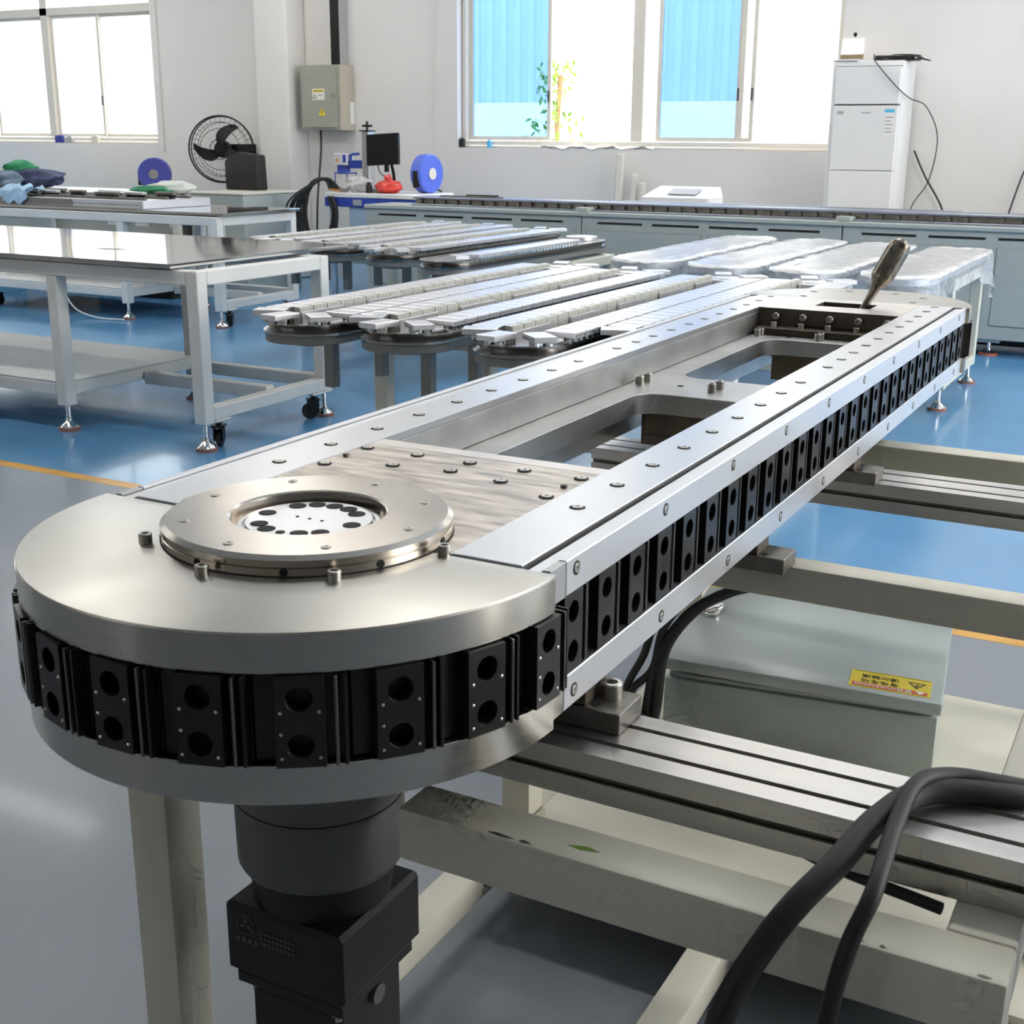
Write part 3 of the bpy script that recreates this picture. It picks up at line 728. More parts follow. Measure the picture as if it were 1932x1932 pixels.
for x, y, rx, ry in ((-4.72, 4.62, .09, .045), (-4.1, 4.62, .035, .008), (-4.34,4.36,.02,.006)):
    MB().prism(circle(0,0,1,24), 0, .0004).build('oil_stain', 'dark_steel', wb1, loc=(x-wb1.location.x, y-wb1.location.y, .8272)).scale = (rx, ry, 1)
wb2 = workbench('workbench', 'white tube workbench carrying a machine base in the left background', -9.0, -7.29, -6.30, 7.20, 8.12, (-9.1, -6.26, 7.22, 8.12), 7.7)

# ---------------------------------------------------------------- oval track units
HWU = .19
PLATE = MB().box(-.058,.058,-.0378,.0378,-.019,0).mesh('carrier_plate', 'bright_plate', .0015)
PLATE_D = MB()
for yy in (-.027, -.009, .009, .027): PLATE_D.cyl((.0578, yy, -.009), (.0586, yy, -.009), .003, n=8)
PLATE_D = PLATE_D.mesh('screw_row', 'black_hole')
BALL = MB().lathe([(.006,-.04),(.016,-.036),(.018,-.026),(.018,-.02),(.013,-.0175),(0,-.0175)], n=12).mesh('roller', 'chrome')
def comb():
    mb = MB().box(-.014, .006, -.037, .037, -.062, .006)
    for k in range(8): mb.box(.006, .0165, -.0365+k*.0096, -.0365+k*.0096+.0055, -.060, .004)
    return mb.mesh('coil_block', 'offwhite_block')
COMB = comb()
FLAT = MB().box(.017, .023, -.041, .041, -.062, -.010).mesh('cover_strip', 'bright_plate', .001)
def oval_unit(label, x, y0, y1, zt, plates=True, partial=None, dots=True):
    t = thing('oval_track_conveyor', label, 'conveyor', (x, y0, zt), 0, 'oval track conveyors')
    r = .165; L = y1-y0; ya, yb = r, L-r
    MB().prism([(a, b) for a, b in stadium(r, ya, yb)], -.105, -.075).build('base_plate', 'post_grey', t, .002)
    MB().lathe([(0,-.122),(.07,-.122),(.075,-.106),(0,-.106)], (0, ya, 0), 24).build('hub', 'dark_steel', t)
    prof = [(r-.03, -.0745), (r+.004, -.0745), (r+.006, -.066), (r-.004, -.060), (r-.012, -.052), (r-.004, -.044), (r+.004, -.038), (r+.004, -.034), (r-.03, -.034)]
    mb = MB(); path = [(math.cos(a), math.sin(a), ya if a > PI else yb) for a in [i*2*PI/48 for i in range(49)]]
    path = []
    for i in range(25): a = -PI+PI*i/24; path.append((math.cos(a), math.sin(a), ya))
    for i in range(25): a = PI*i/24; path.append((math.cos(a), math.sin(a), yb))
    vs = []; P = len(prof)
    for c, s_, yo in path:
        for q, z in prof: vs.append((q*c, yo+q*s_, z))
    n = len(path); fs = [(i*P+k, ((i+1) % n)*P+k, ((i+1) % n)*P+k+1, i*P+k+1) for i in range(n) for k in range(P-1)]
    mb.add(vs, fs); mb.build('guide_rail', 'rail_steel', t)
    MB().prism(stadium(r-.03, ya, yb), -.0745, -.069 if plates else -.036).build('core', 'post_grey', t)
    MB().prism(stadium(.10, L-.14, L-.13, 14), -.036, -.012).build('end_hub', 'bright_plate', t, .002)
    MB().prism(stadium(.05, L-.14, L-.135, 14), -.012, -.008).build('end_hub_cap', 'bright_plate', t, .002)
    pit = .0835; nn = int((yb-ya+.06)/pit)
    lo, hi = (0, nn) if partial is None else partial
    for k in range(nn):
        yy = ya-.02+pit*(k+.5)
        for s_ in (-1, 1):
            if not (lo <= k < hi) or (partial and s_ < 0): continue
            o = put('carrier_plate', PLATE, t, (s_*(HWU-.056), yy, 0), (0, 0, 0 if s_ > 0 else PI))
            if s_ > 0 and dots: put('screw_row', PLATE_D, o)
        if lo <= k < hi or not partial:
            for dy in (-.022, .022): put('roller', BALL, t, (HWU-.03, yy+dy, 0))
        if plates: put('coil_block' , COMB, t, (-.052, yy, 0)); 
        if plates and k % 5 in (1, 2): put('cover_strip', FLAT, t, (-.045, yy, 0))
        if plates and k % 5 in (0,): put('cover_strip', FLAT, t, (-.045, yy, 0))
    if plates:
        B(-.03, .05, ya-.06, yb+.02, -.0685, -.060).build('centre_strip', 'bright_plate', t, .002)
        B(-.068, -.0665, ya-.04, yb+.02, -.06, .006).build('gap_backing', 'dark_steel', t)  # dark sheet added behind the coil blocks to paint shade into their gaps
        for a in (-2.75, -1.75, -.75):
            put('carrier_plate', PLATE, t, ((HWU-.045)*math.cos(a), ya+(HWU-.045)*math.sin(a), 0), (0, 0, a))
            for da in (-.14, .14): put('roller', BALL, t, ((HWU-.03)*math.cos(a+da), ya+(HWU-.03)*math.sin(a+da), 0))
        for a in (.7, 1.9):
            put('carrier_plate', PLATE, t, ((HWU-.045)*math.cos(a), yb+(HWU-.045)*math.sin(a), 0), (0, 0, a))
    else:
        a = -.7
        put('carrier_plate', PLATE, t, ((HWU-.045)*math.cos(a), ya+(HWU-.045)*math.sin(a), 0), (0, 0, a))
    for px, py in ((.03, .24), (.06, .52)):
        B(px-.021, px+.021, py-.021, py+.021, -.29, -.1055).build('support_post', 'post_grey', t, .003)
    return t
ZU = .765
near = [(-2.81, 3.52, 5.84, 'oval track conveyor with plates, nearest to the white workbench in the front row'),
        (-2.405, 3.54, 5.76, 'second oval track conveyor from the white workbench in the front row'),
        (-1.93, 3.50, 5.76, 'third oval track conveyor from the white workbench in the front row'),
        (-1.535, 3.72, 5.80, 'front row oval track conveyor half hidden behind the long chain conveyor')]
for x, a, b, l in near: oval_unit(l, x, a, b, ZU)
far = [(-5.05, 6.20, 8.30, 'back row oval track conveyor farthest from the viewer'),
       (-4.58, 6.10, 8.22, 'second oval track conveyor of the back row'),
       (-4.09, 6.00, 8.10, 'third oval track conveyor of the back row, full of plates')]
for x, a, b, l in far: oval_unit(l, x, a, b, ZU, dots=False)
oval_unit('back row oval track conveyor with bare rail and few plates', -3.60, 5.80, 7.75, ZU, plates=False, partial=(0, 15), dots=False)
def unit_frame(label, xs, ys, zt, zr, feet=True, posts=None):
    t = thing('stand_frame', label, 'frame', ((xs[0]+xs[-1])/2, (ys[0]+ys[1])/2, 0))
    s = .06
    for x in xs:
        for y in ys: lp(t, 'leg', x-s/2, x+s/2, y-s/2, y+s/2, .11, zt-s-.0005, 'cream_paint')
    for y in ys:
        lp(t, 'top_rail', xs[0]-s/2, xs[-1]+s/2, y-s/2, y+s/2, zt-s, zt, 'cream_paint')
        lp(t, 'low_rail', xs[0]+s/2+.0005, xs[-1]-s/2-.0005, y-s/2+.002, y+s/2-.002, zr, zr+s, 'cream_paint')
    for x in (xs[0], xs[-1]):
        lp(t, 'top_rail', x-s/2, x+s/2, ys[0]+s/2+.0005, ys[1]-s/2-.0005, zt-s, zt, 'cream_paint')
        lp(t, 'low_rail', x-s/2+.002, x+s/2-.002, ys[0]+s/2+.0005, ys[1]-s/2-.0005, .112, .17, 'cream_paint')
    for x in (xs[0], xs[-1]):
        for y in ys: foot(t, x, y, .11)
    return t
t = unit_frame('cream stand under the front row of oval track conveyors', (-2.82, -2.35, -1.40), (4.16, 5.40), .643, .25)

unit_frame('cream stand under the back row of oval track conveyors', (-5.1, -4.3, -3.42), (6.80, 7.65), .643, .25)
unit_frame('cream stand with adjustable feet under the film wrapped conveyors', (-2.72, -1.15), (6.86, 7.757), .682, .13)

# ---------------------------------------------------------------- film wrapped units
def wrapped(label, x, y0, y1, seed):
    rnd = random.Random(seed)
    t = thing('wrapped_conveyor', label, 'wrapped conveyor', (x, y0, .6825), 0, 'conveyors wrapped in clear film')
    r = .17; L = y1-y0
    MB().prism(stadium(r-.02, r, L-r), 0, .035).build('base_plate', 'post_grey', t, .002)
    MB().prism(stadium(r, r, L-r), .0355, .07).build('plate_top', 'bright_plate', t, .004)
    out = stadium(r+.012, r, L-r, 16)
    n = len(out); vs = []; rings = ((0.55, .080), (.8, .083), (.97, .081), (1.0, .070), (1.02, .045), (1.05, .01), (1.04, -.03))
    dense = []
    for i in range(n):
        a = Vector(out[i]); b = Vector(out[(i+1) % n]); m_ = max(1, int((b-a).length/.06))
        for k in range(m_): dense.append(a.lerp(b, k/m_))
    n = len(dense)
    for k, (f, z) in enumerate(rings):
        for p in dense:
            jx = rnd.uniform(-1, 1)*(.003 if k < 4 else .012); jz = rnd.uniform(-1, 1)*(.0035 if k < 4 else .012)
            ccy = min(max(p.y, r), L-r)
            vs.append((p.x*f+jx, ccy+(p.y-ccy)*f+jx, z+jz))
    fs = [(k*n+i, k*n+(i+1) % n, (k+1)*n+(i+1) % n, (k+1)*n+i) for k in range(len(rings)-1) for i in range(n)]
    fs.append(tuple(range(n)))
    top = MB().add(vs[:4*n], [f for f in fs if max(f) < 4*n]).build('film_top', 'wrap_film', t, smooth=60)
    MB().add(vs[3*n:], [tuple(i-3*n for i in f) for f in fs if min(f) >= 3*n]).build('film_skirt', 'thin_film', t, smooth=60)
    return t
wrapped('film wrapped conveyor farthest left on the stand by the grey cabinets', -2.60, 6.12, 8.16, 1)
wrapped('second film wrapped conveyor from the left on its stand', -2.15, 6.06, 8.14, 2)
wrapped('third film wrapped conveyor from the left, behind the hand tool', -1.715, 6.04, 8.05, 3)
w4 = wrapped('film wrapped conveyor farthest right with film hanging off its corner', -1.27, 6.02, 7.95, 4)
rnd = random.Random(9)
def curtain(u, v):
    return (.155+.05*u*v+.03*math.sin(9*u+3*v)*v, 1.62+.28*u+.02*math.sin(14*u), .065-.27*v*(.4+.6*u)+rnd.uniform(-.008,.008))
MB().grid(12, 8, curtain).build('hanging_film', 'thin_film', w4, smooth=60)
def curtain2(u, v):
    return (.16-.05*v+.012*math.sin(20*u), .08+.55*u, .06-.15*v*(1-.6*u)+rnd.uniform(-.006,.006))
MB().grid(14, 6, curtain2).build('hanging_film', 'thin_film', w4, smooth=60)

# ---------------------------------------------------------------- grey cabinet row
YC0 = 8.85
cabs = [(-6.15, -4.195, 'grey base cabinet next to the blue drawer bench'), (-4.185, -2.228, 'middle grey base cabinet of the long row'), (-2.218, -.262, 'grey base cabinet at the right, behind the wrapped conveyors')]
for x0, x1, l in cabs:
    c = thing('base_cabinet', l, 'cabinet', ((x0+x1)/2, YC0, 0), 0, 'grey base cabinets along the back wall')
    w = (x1-x0)/2; dp_ = .40 if x0 < -6 else 1.0
    B(-w, w, 0, dp_, .105, .80).build('body', 'cabinet_grey', c, .004)
    B(-w-.004, w+.004, -.02, dp_+.02, .8005, .832).build('top', 'cabinet_grey', c, .005)
    for s in (-1, 1):
        d = B(.03, w-.04, -.006, -.0005, .20, .70).build('door', 'cabinet_grey', c, .001, loc=(0 if s > 0 else -w+.01, 0, 0))
        fr = MB(); a, b = .028, w-.038
        fr.box(a, b, -.0035, -.0006, .697, .7005).box(a, b, -.0035, -.0006, .1965, .2).box(a, a+.003, -.0035, -.0006, .2, .697).box(b-.003, b, -.0035, -.0006, .2, .697)
        put('door_gap', fr.mesh('door_gap', 'seam_dark'), d)
    for k in range(4):
        xx = -w+.10+k*(2*w-.2)/4+.03
        B(xx, xx+.36, -.002, .004, .748, .764).build('vent_slot', 'black_hole', c)
    for s in (-1, .04, 1): foot(c, (x0+x1)/2+s*(w-.08), YC0+.06, .085, FOOT_PAD_R); B(-.07,.07,.02,.14,.085,.1045).build('foot_bracket', 'cabinet_grey', c, loc=(s*(w-.08),0,0))
    B(-w, w, .35, .40, .02, .104).build('plinth', 'seam_dark', c)
rl = thing('roller_rail_conveyor', 'long dark roller rail conveyor running along the grey cabinet tops', 'conveyor', (-3.3, 9.0, .8325))
B(-2.46, 3.0, -.07, .26, 0, .012).build('base_strip', 'rail_grey', rl, .003)
B(-2.46, 3.0, .0, .2, .0125, .05).build('track_core', 'dark_steel', rl)
B(-2.47, 3.0, -.03, .23, .0505, .068).build('top_rail', 'rail_grey', rl, .004)
RB = MB().cyl((0,-.028,.031),(0,-.001,.031),.0165,n=14).mesh('roller', 'dark_steel')
for k in range(48): put('roller', RB, rl, (-2.4+k*.112, 0, 0))
for xx in (-4.19, -2.223): B(-.05,.05,-.15,.0,0,.03).build('joint_block', 'cabinet_grey', rl, .003, loc=(xx+3.3, -.0, .001))
r2 = thing('guide_rail', 'straight steel guide rail lying on the cabinets behind the roller conveyor', 'rail', (-2.86, 9.34, .8325))
B(-1.32, 1.32, -.03, .03, .0, .07).build('rail', 'rail_grey', r2, .004)
dk = thing('dark_bar', 'short dark bar lying on the left end of the roller rail', 'bar', (-5.3, 9.08, .9008))
B(-.26, .3, -.03, .03, 0, .012).build('bar', 'dark_steel', dk, .002); B(-.02,.26,-.02,.02,.0125,.022).build('strip', 'black_oxide', dk)

# ---------------------------------------------------------------- air conditioner with items
ac = thing('air_conditioner', 'tall white floor standing air conditioner between window and corner wall', 'air conditioner', (-2.42, 10.0, 0))
B(-.265, .263, .03, .44, 0, 1.93).build('body', 'white_plastic', ac, .012, 2)
B(-.228, .250, 0, .029, .06, 1.14).build('lower_panel', 'white_plastic', ac, .005)
B(-.228, .250, 0, .029, 1.145, 1.612).build('middle_panel', 'white_plastic', ac, .005)
B(-.228, .250, .002, .029, 1.622, 1.888).build('upper_panel', 'white_plastic', ac, .005)
B(-.232, .254, .022, .0285, 1.889, 1.893).build('panel_gap', 'seam_dark', ac); B(-.232, .254, .022, .0285, 1.613, 1.621).build('panel_gap', 'seam_dark', ac)
s_ = B(.155, .228, -.0012, -.0002, 1.40, 1.586).build('energy_label', 'sign_white', ac); B(.155,.228,-.0018,-.0013,1.562,1.586).build('label_band', 'sticker_cyan', s_)
for k in range(5): B(.162,.22-.012*(k % 2),-.0018,-.0013,1.42+k*.026,1.428+k*.026).build('print_line', 'ink_grey', s_)
B(-.02,.05,-.0008,-.0001,1.556,1.566).build('print_mark', 'ink_grey', ac); B(-.2,-.15,-.0008,-.0001,1.55,1.574).build('print_mark', 'ink_grey', ac)
lt = thing('laptop', 'small open laptop with glowing screen on top of the air conditioner', 'laptop', (-2.585, 10.12, 1.9305), -.1)
B(-.1, .09, -.10, .03, 0, .012).build('base', 'white_plastic', lt, .003)
sc = B(-.095, .095, 0, .008, 0, .165).build('lid', 'frame_ivory', lt, .003, loc=(0, .035, .0125), rot=(-.12, 0, 0))
B(-.083, .083, -.001, -.0002, .045, .155).build('screen', 'laptop_glow', sc)
B(-.09, .09, -.001, -.0002, .006, .04).build('keyboard_band', 'cardboard', sc)
wc = MB().lathe([(0,-.016),(.01,-.013),(.016,0),(.01,.013),(0,.016)], n=14).build('webcam', 'screen_black', sc, loc=(.005, .004, .185))
MB().cyl((.005,.004,.165),(.005,.004,.172),.004,n=8).build('webcam_clip', 'screen_black', sc)
rt = thing('router', 'flat black router with cable lying on the air conditioner top', 'router', (-2.25, 10.2, 1.9305), -.12)
MB().prism(rrect(-.17,.17,-.07,.07,.05), 0, .042).build('case', 'screen_black', rt, .008, 2)
MB().tube(spline([(.15,.0,.02),(.21,.02,.008),(.22,.08,.004)],6), .006, 6).build('plug', 'black_oxide', rt)
MB().tube(spline([(-.12,.0,.03),(-.02,.02,.05),(.12,.03,.045),(.19,.02,.02)],6), .003, 6).build('lead', 'black_rubber', rt)
cable('thin_cable', [(-2.39,10.06,1.978),(-2.375,9.99,1.95),(-2.36,9.982,1.92),(-2.25,9.982,1.80),(-2.16,9.982,1.715),(-2.135,10.02,1.69),(-2.12,10.2,1.66),(-2.05,10.42,1.61),(-1.955,10.46,1.39),(-1.99,10.46,1.07),(-2.10,10.46,.87),(-2.15,10.46,.6)], .004, 'thin dark cable hanging from the router down beside the air conditioner')
cable('thin_cable', [(-2.12,10.46,1.29),(-2.02,10.46,1.1),(-1.87,10.46,.86),(-1.8,10.46,.6)], .007, 'black cable slanting down the wall right of the air conditioner')
cable('thin_cable', [(-1.22,10.47,1.3),(-1.30,10.47,1.16),(-1.38,10.47,.84),(-1.45,10.47,.5)], .006, 'black cable slanting down the wall at the right picture edge')

# boards and white box behind the cabinets
for x, h_, w, d_, tlt, l in ((-4.56,1.235,.06,.045,.09,'tallest white board leaning on the wall under the window'), (-4.415,1.07,.05,.04,.08,'middle white board leaning on the wall under the window'), (-4.33,1.0,.04,.05,.06,'shortest white board leaning on the wall under the window')):
    o = thing('leaning_board', l, 'board', (x, 10.36, 0), 0, 'boards leaning below the window')
    B(-w/2, w/2, -d_/2, d_/2, 0, h_).build('board', 'frame_ivory', o, .003, rot=(-tlt*.7, 0, 0), loc=(0, -.04*1, .002))
    B(-w/2-.001, -w/2+.0, -d_/2, d_/2, .02, h_-.01).build('edge_face', 'ink_grey', o, rot=(-tlt*.7, 0, 0), loc=(0, -.04, .002))
wx = thing('white_case', 'white sloped case with a tablet on top below the window', 'case', (-3.70, 9.62, .8325))
B(-.29,.27,-.1,.22,-.0,.09).build('base', 'white_plastic', wx, .006)
MB().add([(-.29,-.1,.0905),(.27,-.1,.0905),(.27,.22,.0905),(-.29,.22,.0905),(-.25,.2,.17),(.25,.2,.17),(.25,.21,.17),(-.25,.21,.17)], [(0,1,2,3),(4,5,6,7),(0,1,5,4),(1,2,6,5),(2,3,7,6),(3,0,4,7)]).build('sloped_top', 'white_plastic', wx)
B(-.12,.12,-.07,.07,0,.006).build('tablet', 'ink_grey', wx, .002, loc=(.02,.03,.132), rot=(.262,0,0))

# ---------------------------------------------------------------- wall panel, conduit
ep = thing('electrical_panel', 'olive grey electrical panel with warning signs mounted beside the pillar', 'electrical panel', (-7.63, 10.255, 1.42))
B(-.225, .235, .012, .243, 0, .59).build('housing', 'panel_olive', ep, .004)
dr = B(-.195, .205, 0, .0115, .025, .565).build('door', 'panel_olive', ep, .002)
B(.2355, .2362, .02, .24, .002, .588).build('side_face', 'panel_side', ep)
B(.2364, .2372, .17, .24, .06, .26).build('paint_patch', 'sign_white', ep)
sg = B(-.075, .065, -.0012, -.0002, .275, .375).build('warning_sign', 'sign_white', dr)
B(-.068, .058, -.002, -.0013, .345, .368).build('yellow_band', 'yellow_sign', sg)
for k in range(5): B(-.055+k*.022, -.042+k*.022, -.0026, -.0021, .351, .361).build('print_mark', 'sign_ink', sg)
for k in range(4): B(-.012+k*.016, -.001+k*.016, -.002, -.0013, .312, .324).build('print_mark', 'ink_grey', sg)
TM = Matrix(((1,0,0,0),(0,0,1,0),(0,1,0,0),(0,0,0,1)))
MB().prism([(-.022,-.02),(.022,-.02),(0,.024)], -.002, -.0013, [[(-.013,-.014),(.013,-.014),(0,.012)]], TM).build('warning_triangle', 'sign_ink', sg, loc=(-.048,0,.308))
ts = MB().prism([(-.04,-.03),(.04,-.03),(.0,.042)], -.0012, -.0002, [], TM).build('warning_triangle', 'yellow_sign', dr, loc=(.03,0,.165))
MB().prism([(-.003,.02),(.007,.02),(.001,.004),(.009,.004),(-.006,-.022),(-.001,-.003),(-.009,-.003)], -.002, -.0013, [], TM).build('bolt_symbol', 'sign_ink', ts)
MB().cyl((.165,-.008,.31),(.165,0,.31),.011,n=12).build('lock', 'chrome', dr)
cd = thing('cable_duct', 'dark vertical cable duct rising from the electrical panel to ceiling', 'duct', (-7.50, 10.42, 2.0105))
B(-.05,.05,-.06,.078,0,2.58).build('duct', 'ink_grey', cd); B(-.05,.05,-.0615,-.0605,0,2.58).build('front_face', 'black_oxide', cd)
cable('thin_cable', [(-7.70,10.36,1.42),(-7.66,10.30,1.25),(-7.58,10.15,1.0),(-7.5,10.0,.75),(-7.45,9.9,.3)], .010, 'black cable dropping from the bottom of the electrical panel')

# ---------------------------------------------------------------- blue bench with marking machine
bn = thing('drawer_bench', 'white topped workbench with a blue drawer front below the electrical panel', 'workbench', (-6.43, 9.32, 0))
B(-.47, .47, -.02, .62, .855, .892).build('top', 'sign_white', bn, .004)
d1 = B(-.468, .26, -.018, -.001, .775, .852).build('drawer', 'blue_enamel', bn, .003)
B(-.165, -.075, -.021, -.0185, .79, .84).build('label_holder', 'ink_grey', d1, .001)
B(.262, .468, -.01, .55, .775, .852).build('drawer_box', 'blue_enamel', bn, .003)
B(-.468, .26, .0, .55, .80, .852).build('drawer_case', 'bench_blue', bn)
B(-.23, .46, .01, .55, .02, .774).build('pedestal', 'bench_blue', bn, .004)
for y in (.04, .5): B(-.46, -.42, y, y+.04, 0, .774).build('leg', 'bench_blue', bn)
lm = thing('marking_machine', 'blue and silver marking machine with a tall column on the drawer bench', 'machine', (-6.72, 9.62, .8925))
col = MB().box(.025,.105,-.03,.05,.03,.515).build('column', 'aluminium', lm, .004)
for u in (.045, .065, .085): B(u-.004,u+.004,-.0312,-.0302,.035,.51).build('slot', 'post_grey', col)
B(-.05,.25,-.1,.15,0,.03).build('base', 'post_grey', lm, .004)
B(.01,.12,-.045,.065,.5155,.525).build('cap', 'black_oxide', lm)
hw = MB().cyl((.065,.01,.5255),(.065,.01,.60),.012,n=12).build('crank', 'black_oxide', lm)
MB().box(-.05,.05,-.012,.012,-.008,.012).build('crank_bar', 'black_oxide', hw, .004, loc=(.065,.01,.56))
arm = B(-.125,.0245,-.02,.04,.20,.27).build('arm', 'blue_enamel', lm, .004)
MB().tube(spline([(-.12,.01,.27),(-.11,.01,.315),(-.03,.01,.325)],6), .012, 8).build('handle', 'blue_enamel', arm)
hd = B(-.27,-.126,-.04,.06,.225,.325).build('laser_head', 'bright_plate', lm, .004)
MB().prism([(-.022,-.018),(.022,-.018),(0,.022)], -.0415, -.0405, [], TM).build('warning_triangle', 'orange', hd, loc=(-.235,0,.27))
B(-.17,-.14,-.042,-.0402,.25,.315).build('dark_panel', 'blue_enamel', hd)
B(-.245,-.15,-.03,.05,.15,.2245).build('lens_block', 'blue_enamel', lm, .006)
for px, py in ((-.265,-.035),(-.135,-.035),(-.20,.055),(-.06,.01)):
    MB().tube([(px*.97-.005,py,.165),(px,py,.0)], .005, 6).build('guard_leg', 'blue_enamel', lm)
MB().tube([(-.265,-.035,.16),(-.135,-.035,.16),(-.06,.01,.16)], .006, 6).build('guard_rail', 'blue_enamel', lm)
mo = thing('monitor', 'black flat monitor tilted on an arm right of the marking column', 'monitor', (-6.45, 9.545, .8925), .1)
sc = B(-.155,.165,0,.03,.0,.265).build('screen', 'screen_black', mo, .004, loc=(0,0,.235), rot=(-.12,-.06,0))
B(.02,.06,.005,.02,-.06,-.0005).build('bracket', 'black_oxide', sc)
MB().tube(spline([(.0,.05,.36),(.02,.1,.3),(.05,.12,.15),(.05,.12,.0)],5), .014, 8).build('arm', 'black_oxide', mo)
MB().tube(spline([(-.06,.03,.24),(-.03,.02,.17),(.04,.01,.12),(.1,.0,.05)],5), .005, 6).build('lead', 'black_oxide', mo)

def blob(name, mat, parent, c, rad, seed, amp=.25, n=20, m_=14, loc=None):
    rnd = random.Random(seed); ph = [rnd.uniform(0, 6) for _ in range(8)]
    def fn(u, v):
        a = 2*PI*u; b = PI*v; w = 1+amp*(math.sin(3*a+ph[0])*.5+math.sin(5*a+4*b+ph[1])*.4+math.sin(7*b+2*a+ph[2])*.35+math.sin(9*a-6*b+ph[3])*.2)*math.sin(b)
        z = math.cos(b)
        return (c[0]+rad[0]*w*math.sin(b)*math.cos(a), c[1]+rad[1]*w*math.sin(b)*math.sin(a), c[2]+max(0, rad[2]*(z*w*.5+.5)))
    return MB().grid(n, m_, fn).build(name, mat, parent, smooth=50)
rb = thing('plastic_bag', 'knotted red plastic bag standing on the drawer bench', 'bag', (-6.355, 9.5, .8925))
blob('sack', 'red_plastic', rb, (0,0,0), (.125,.1,.11), 3, .2)
for k, (dx, dz) in enumerate(((-.035,.17),(.03,.15),(.0,.18))):
    MB().tube([(dx*.2,0,.07),(dx*.6,.0,.12),(dx,.01*k,dz-.02)], .03, 7, taper=lambda u: 1.1-.75*u).build('knot', 'red_plastic', rb)
cb2 = thing('plastic_bag', 'crumpled clear plastic bag in front of the marking column', 'bag', (-6.665, 9.50, .8925))
blob('sack', 'clear_bag', cb2, (0,0,0), (.11,.08,.14), 11, .4)
ds = thing('spray_can', 'small dark can between the clear bag and red bag', 'can', (-6.505, 9.42, .8925))
MB().lathe([(0,0),(.028,0),(.028,.06),(.018,.078),(.018,.092),(0,.092)], n=16).build('can', 'bag_black', ds)
gp_ = thing('heat_gun', 'orange handled tool with black tip lying on the bench corner', 'tool', (-6.82, 9.37, .8925), -.25)
MB().tube(spline([(-.09,0,.035),(-.02,0,.03),(.06,0,.022)],5), .02, 8).build('handle', 'orange', gp_)
MB().tube(spline([(.065,0,.022),(.12,.02,.022),(.17,.02,.05)],5), .016, 8).build('tip', 'post_grey', gp_)
def reel(label, loc, rz, mats, r=.165):
    t = thing('hose_reel', label, 'hose reel', loc, rz)
    M = Matrix.Rotation(PI/2, 4, 'X')
    MB().lathe([(0,-.06),(r*.93,-.06),(r,-.045),(r,.045),(r*.93,.06),(0,.06)], (0,0,r), 32, M).build('drum', mats[0], t)
    MB().lathe([(0,.0605),(r*.3,.0605),(r*.3,.068),(0,.068)], (0,0,r), 20, M).build('hub_cap', mats[1], t)
    B(-r-.003,-r+.03,-.03,.02,.05,r*1.15).build('hose_slot', 'black_hole', t)
    MB().tube(spline([(r*.5,-.03,.05),(r*.75,-.03,.025),(r*.95,-.04,.012)],5), .009, 6).build('hose', 'black_rubber', t)
    B(-.05,.05,.062,.10,.05,r*1.5).build('wall_bracket', 'post_grey', t)
    return t
rr_ = reel('bright blue hose reel on edge beside the right end of the bench', (-6.10, 9.72, .8925), .45, ('reel_blue', 'frame_ivory'))
rr_.rotation_euler = (0, 0, 1.45)
rr2 = reel('navy blue hose reel standing on the rear bench left of the fan', (-9.10, 9.55, .8465), .55, ('reel_navy', 'post_grey'), .155)
# black cable coil on the wall
cc = thing('cable_coil', 'thick coil of black cables hanging beside the drawer bench', 'cable', (-6.92, 9.26, .0))
rnd = random.Random(4)
for k in range(11):
    w = .08+.018*k; x = -.02+rnd.uniform(-.03,.03); zb = .50-.02*k+rnd.uniform(-.05,.05)
    pts = [(x+.12+w*.3, .02*rnd.random(), .93), (x+.1, .0, 1.0+.01*rnd.random()), (x-.02, -.02, .98), (x-w, -.03-.01*k*.4, .82), (x-w*1.15, -.03, .66), (x-w*.4, -.02, zb), (x+.1, .0, zb+.05), (x+.17, .01, .7), (x+.12, .02, .86)]
    MB().tube(spline(pts, 6), .0085 if k % 3 else .013, 7).build('cable_loop', 'black_rubber', cc)

# ---------------------------------------------------------------- fan, black case, left cluster
fan = thing('wall_fan', 'large black wall fan with wire guard mounted left of the pillar', 'fan', (-8.66, 10.02, 1.235), .5)
RF = .315; M = Matrix.Rotation(PI/2, 4, 'X')
for r_, y_, rad in ((RF, 0, .008), (RF*.98, .07, .006), (RF*.62, -.05, .003), (RF*.3, -.062, .004), (RF*.82, -.03, .0025), (RF*.8, .1, .003)):
    MB().tube([(r_*math.cos(2*PI*k/40), y_, r_*math.sin(2*PI*k/40)) for k in range(40)], rad, 6, closed=True).build('guard_ring', 'black_oxide', fan)
for k in range(36):
    a = 2*PI*k/36; sw = .22
    MB().tube(spline([(.06*math.cos(a-sw), -.065, .06*math.sin(a-sw)), (RF*.6*math.cos(a-.06), -.052, RF*.6*math.sin(a-.06)), (RF*math.cos(a), 0, RF*math.sin(a)), (RF*.8*math.cos(a), .1, RF*.8*math.sin(a))], 4), .0016, 4).build('guard_wire', 'black_oxide', fan)
def blade(u, v):
    a = PI/2+.35-.75*u**1.2 ; r_ = .05+u*.225; wd = .055*math.sin(PI*(.12+.8*u))+.012
    t_ = (v-.5)*2*wd
    return (r_*math.cos(a)-t_*math.sin(a), .01+.022*(v-.5)*2, r_*math.sin(a)+t_*math.cos(a))
for k in range(3): MB().grid(10, 4, blade).build('blade', 'bag_black', fan, rot=(0, -k*2*PI/3+.25, 0))
MB().lathe([(0,-.05),(.045,-.045),(.055,-.02),(.055,.03),(0,.03)], n=20, M=M).build('hub', 'black_oxide', fan)
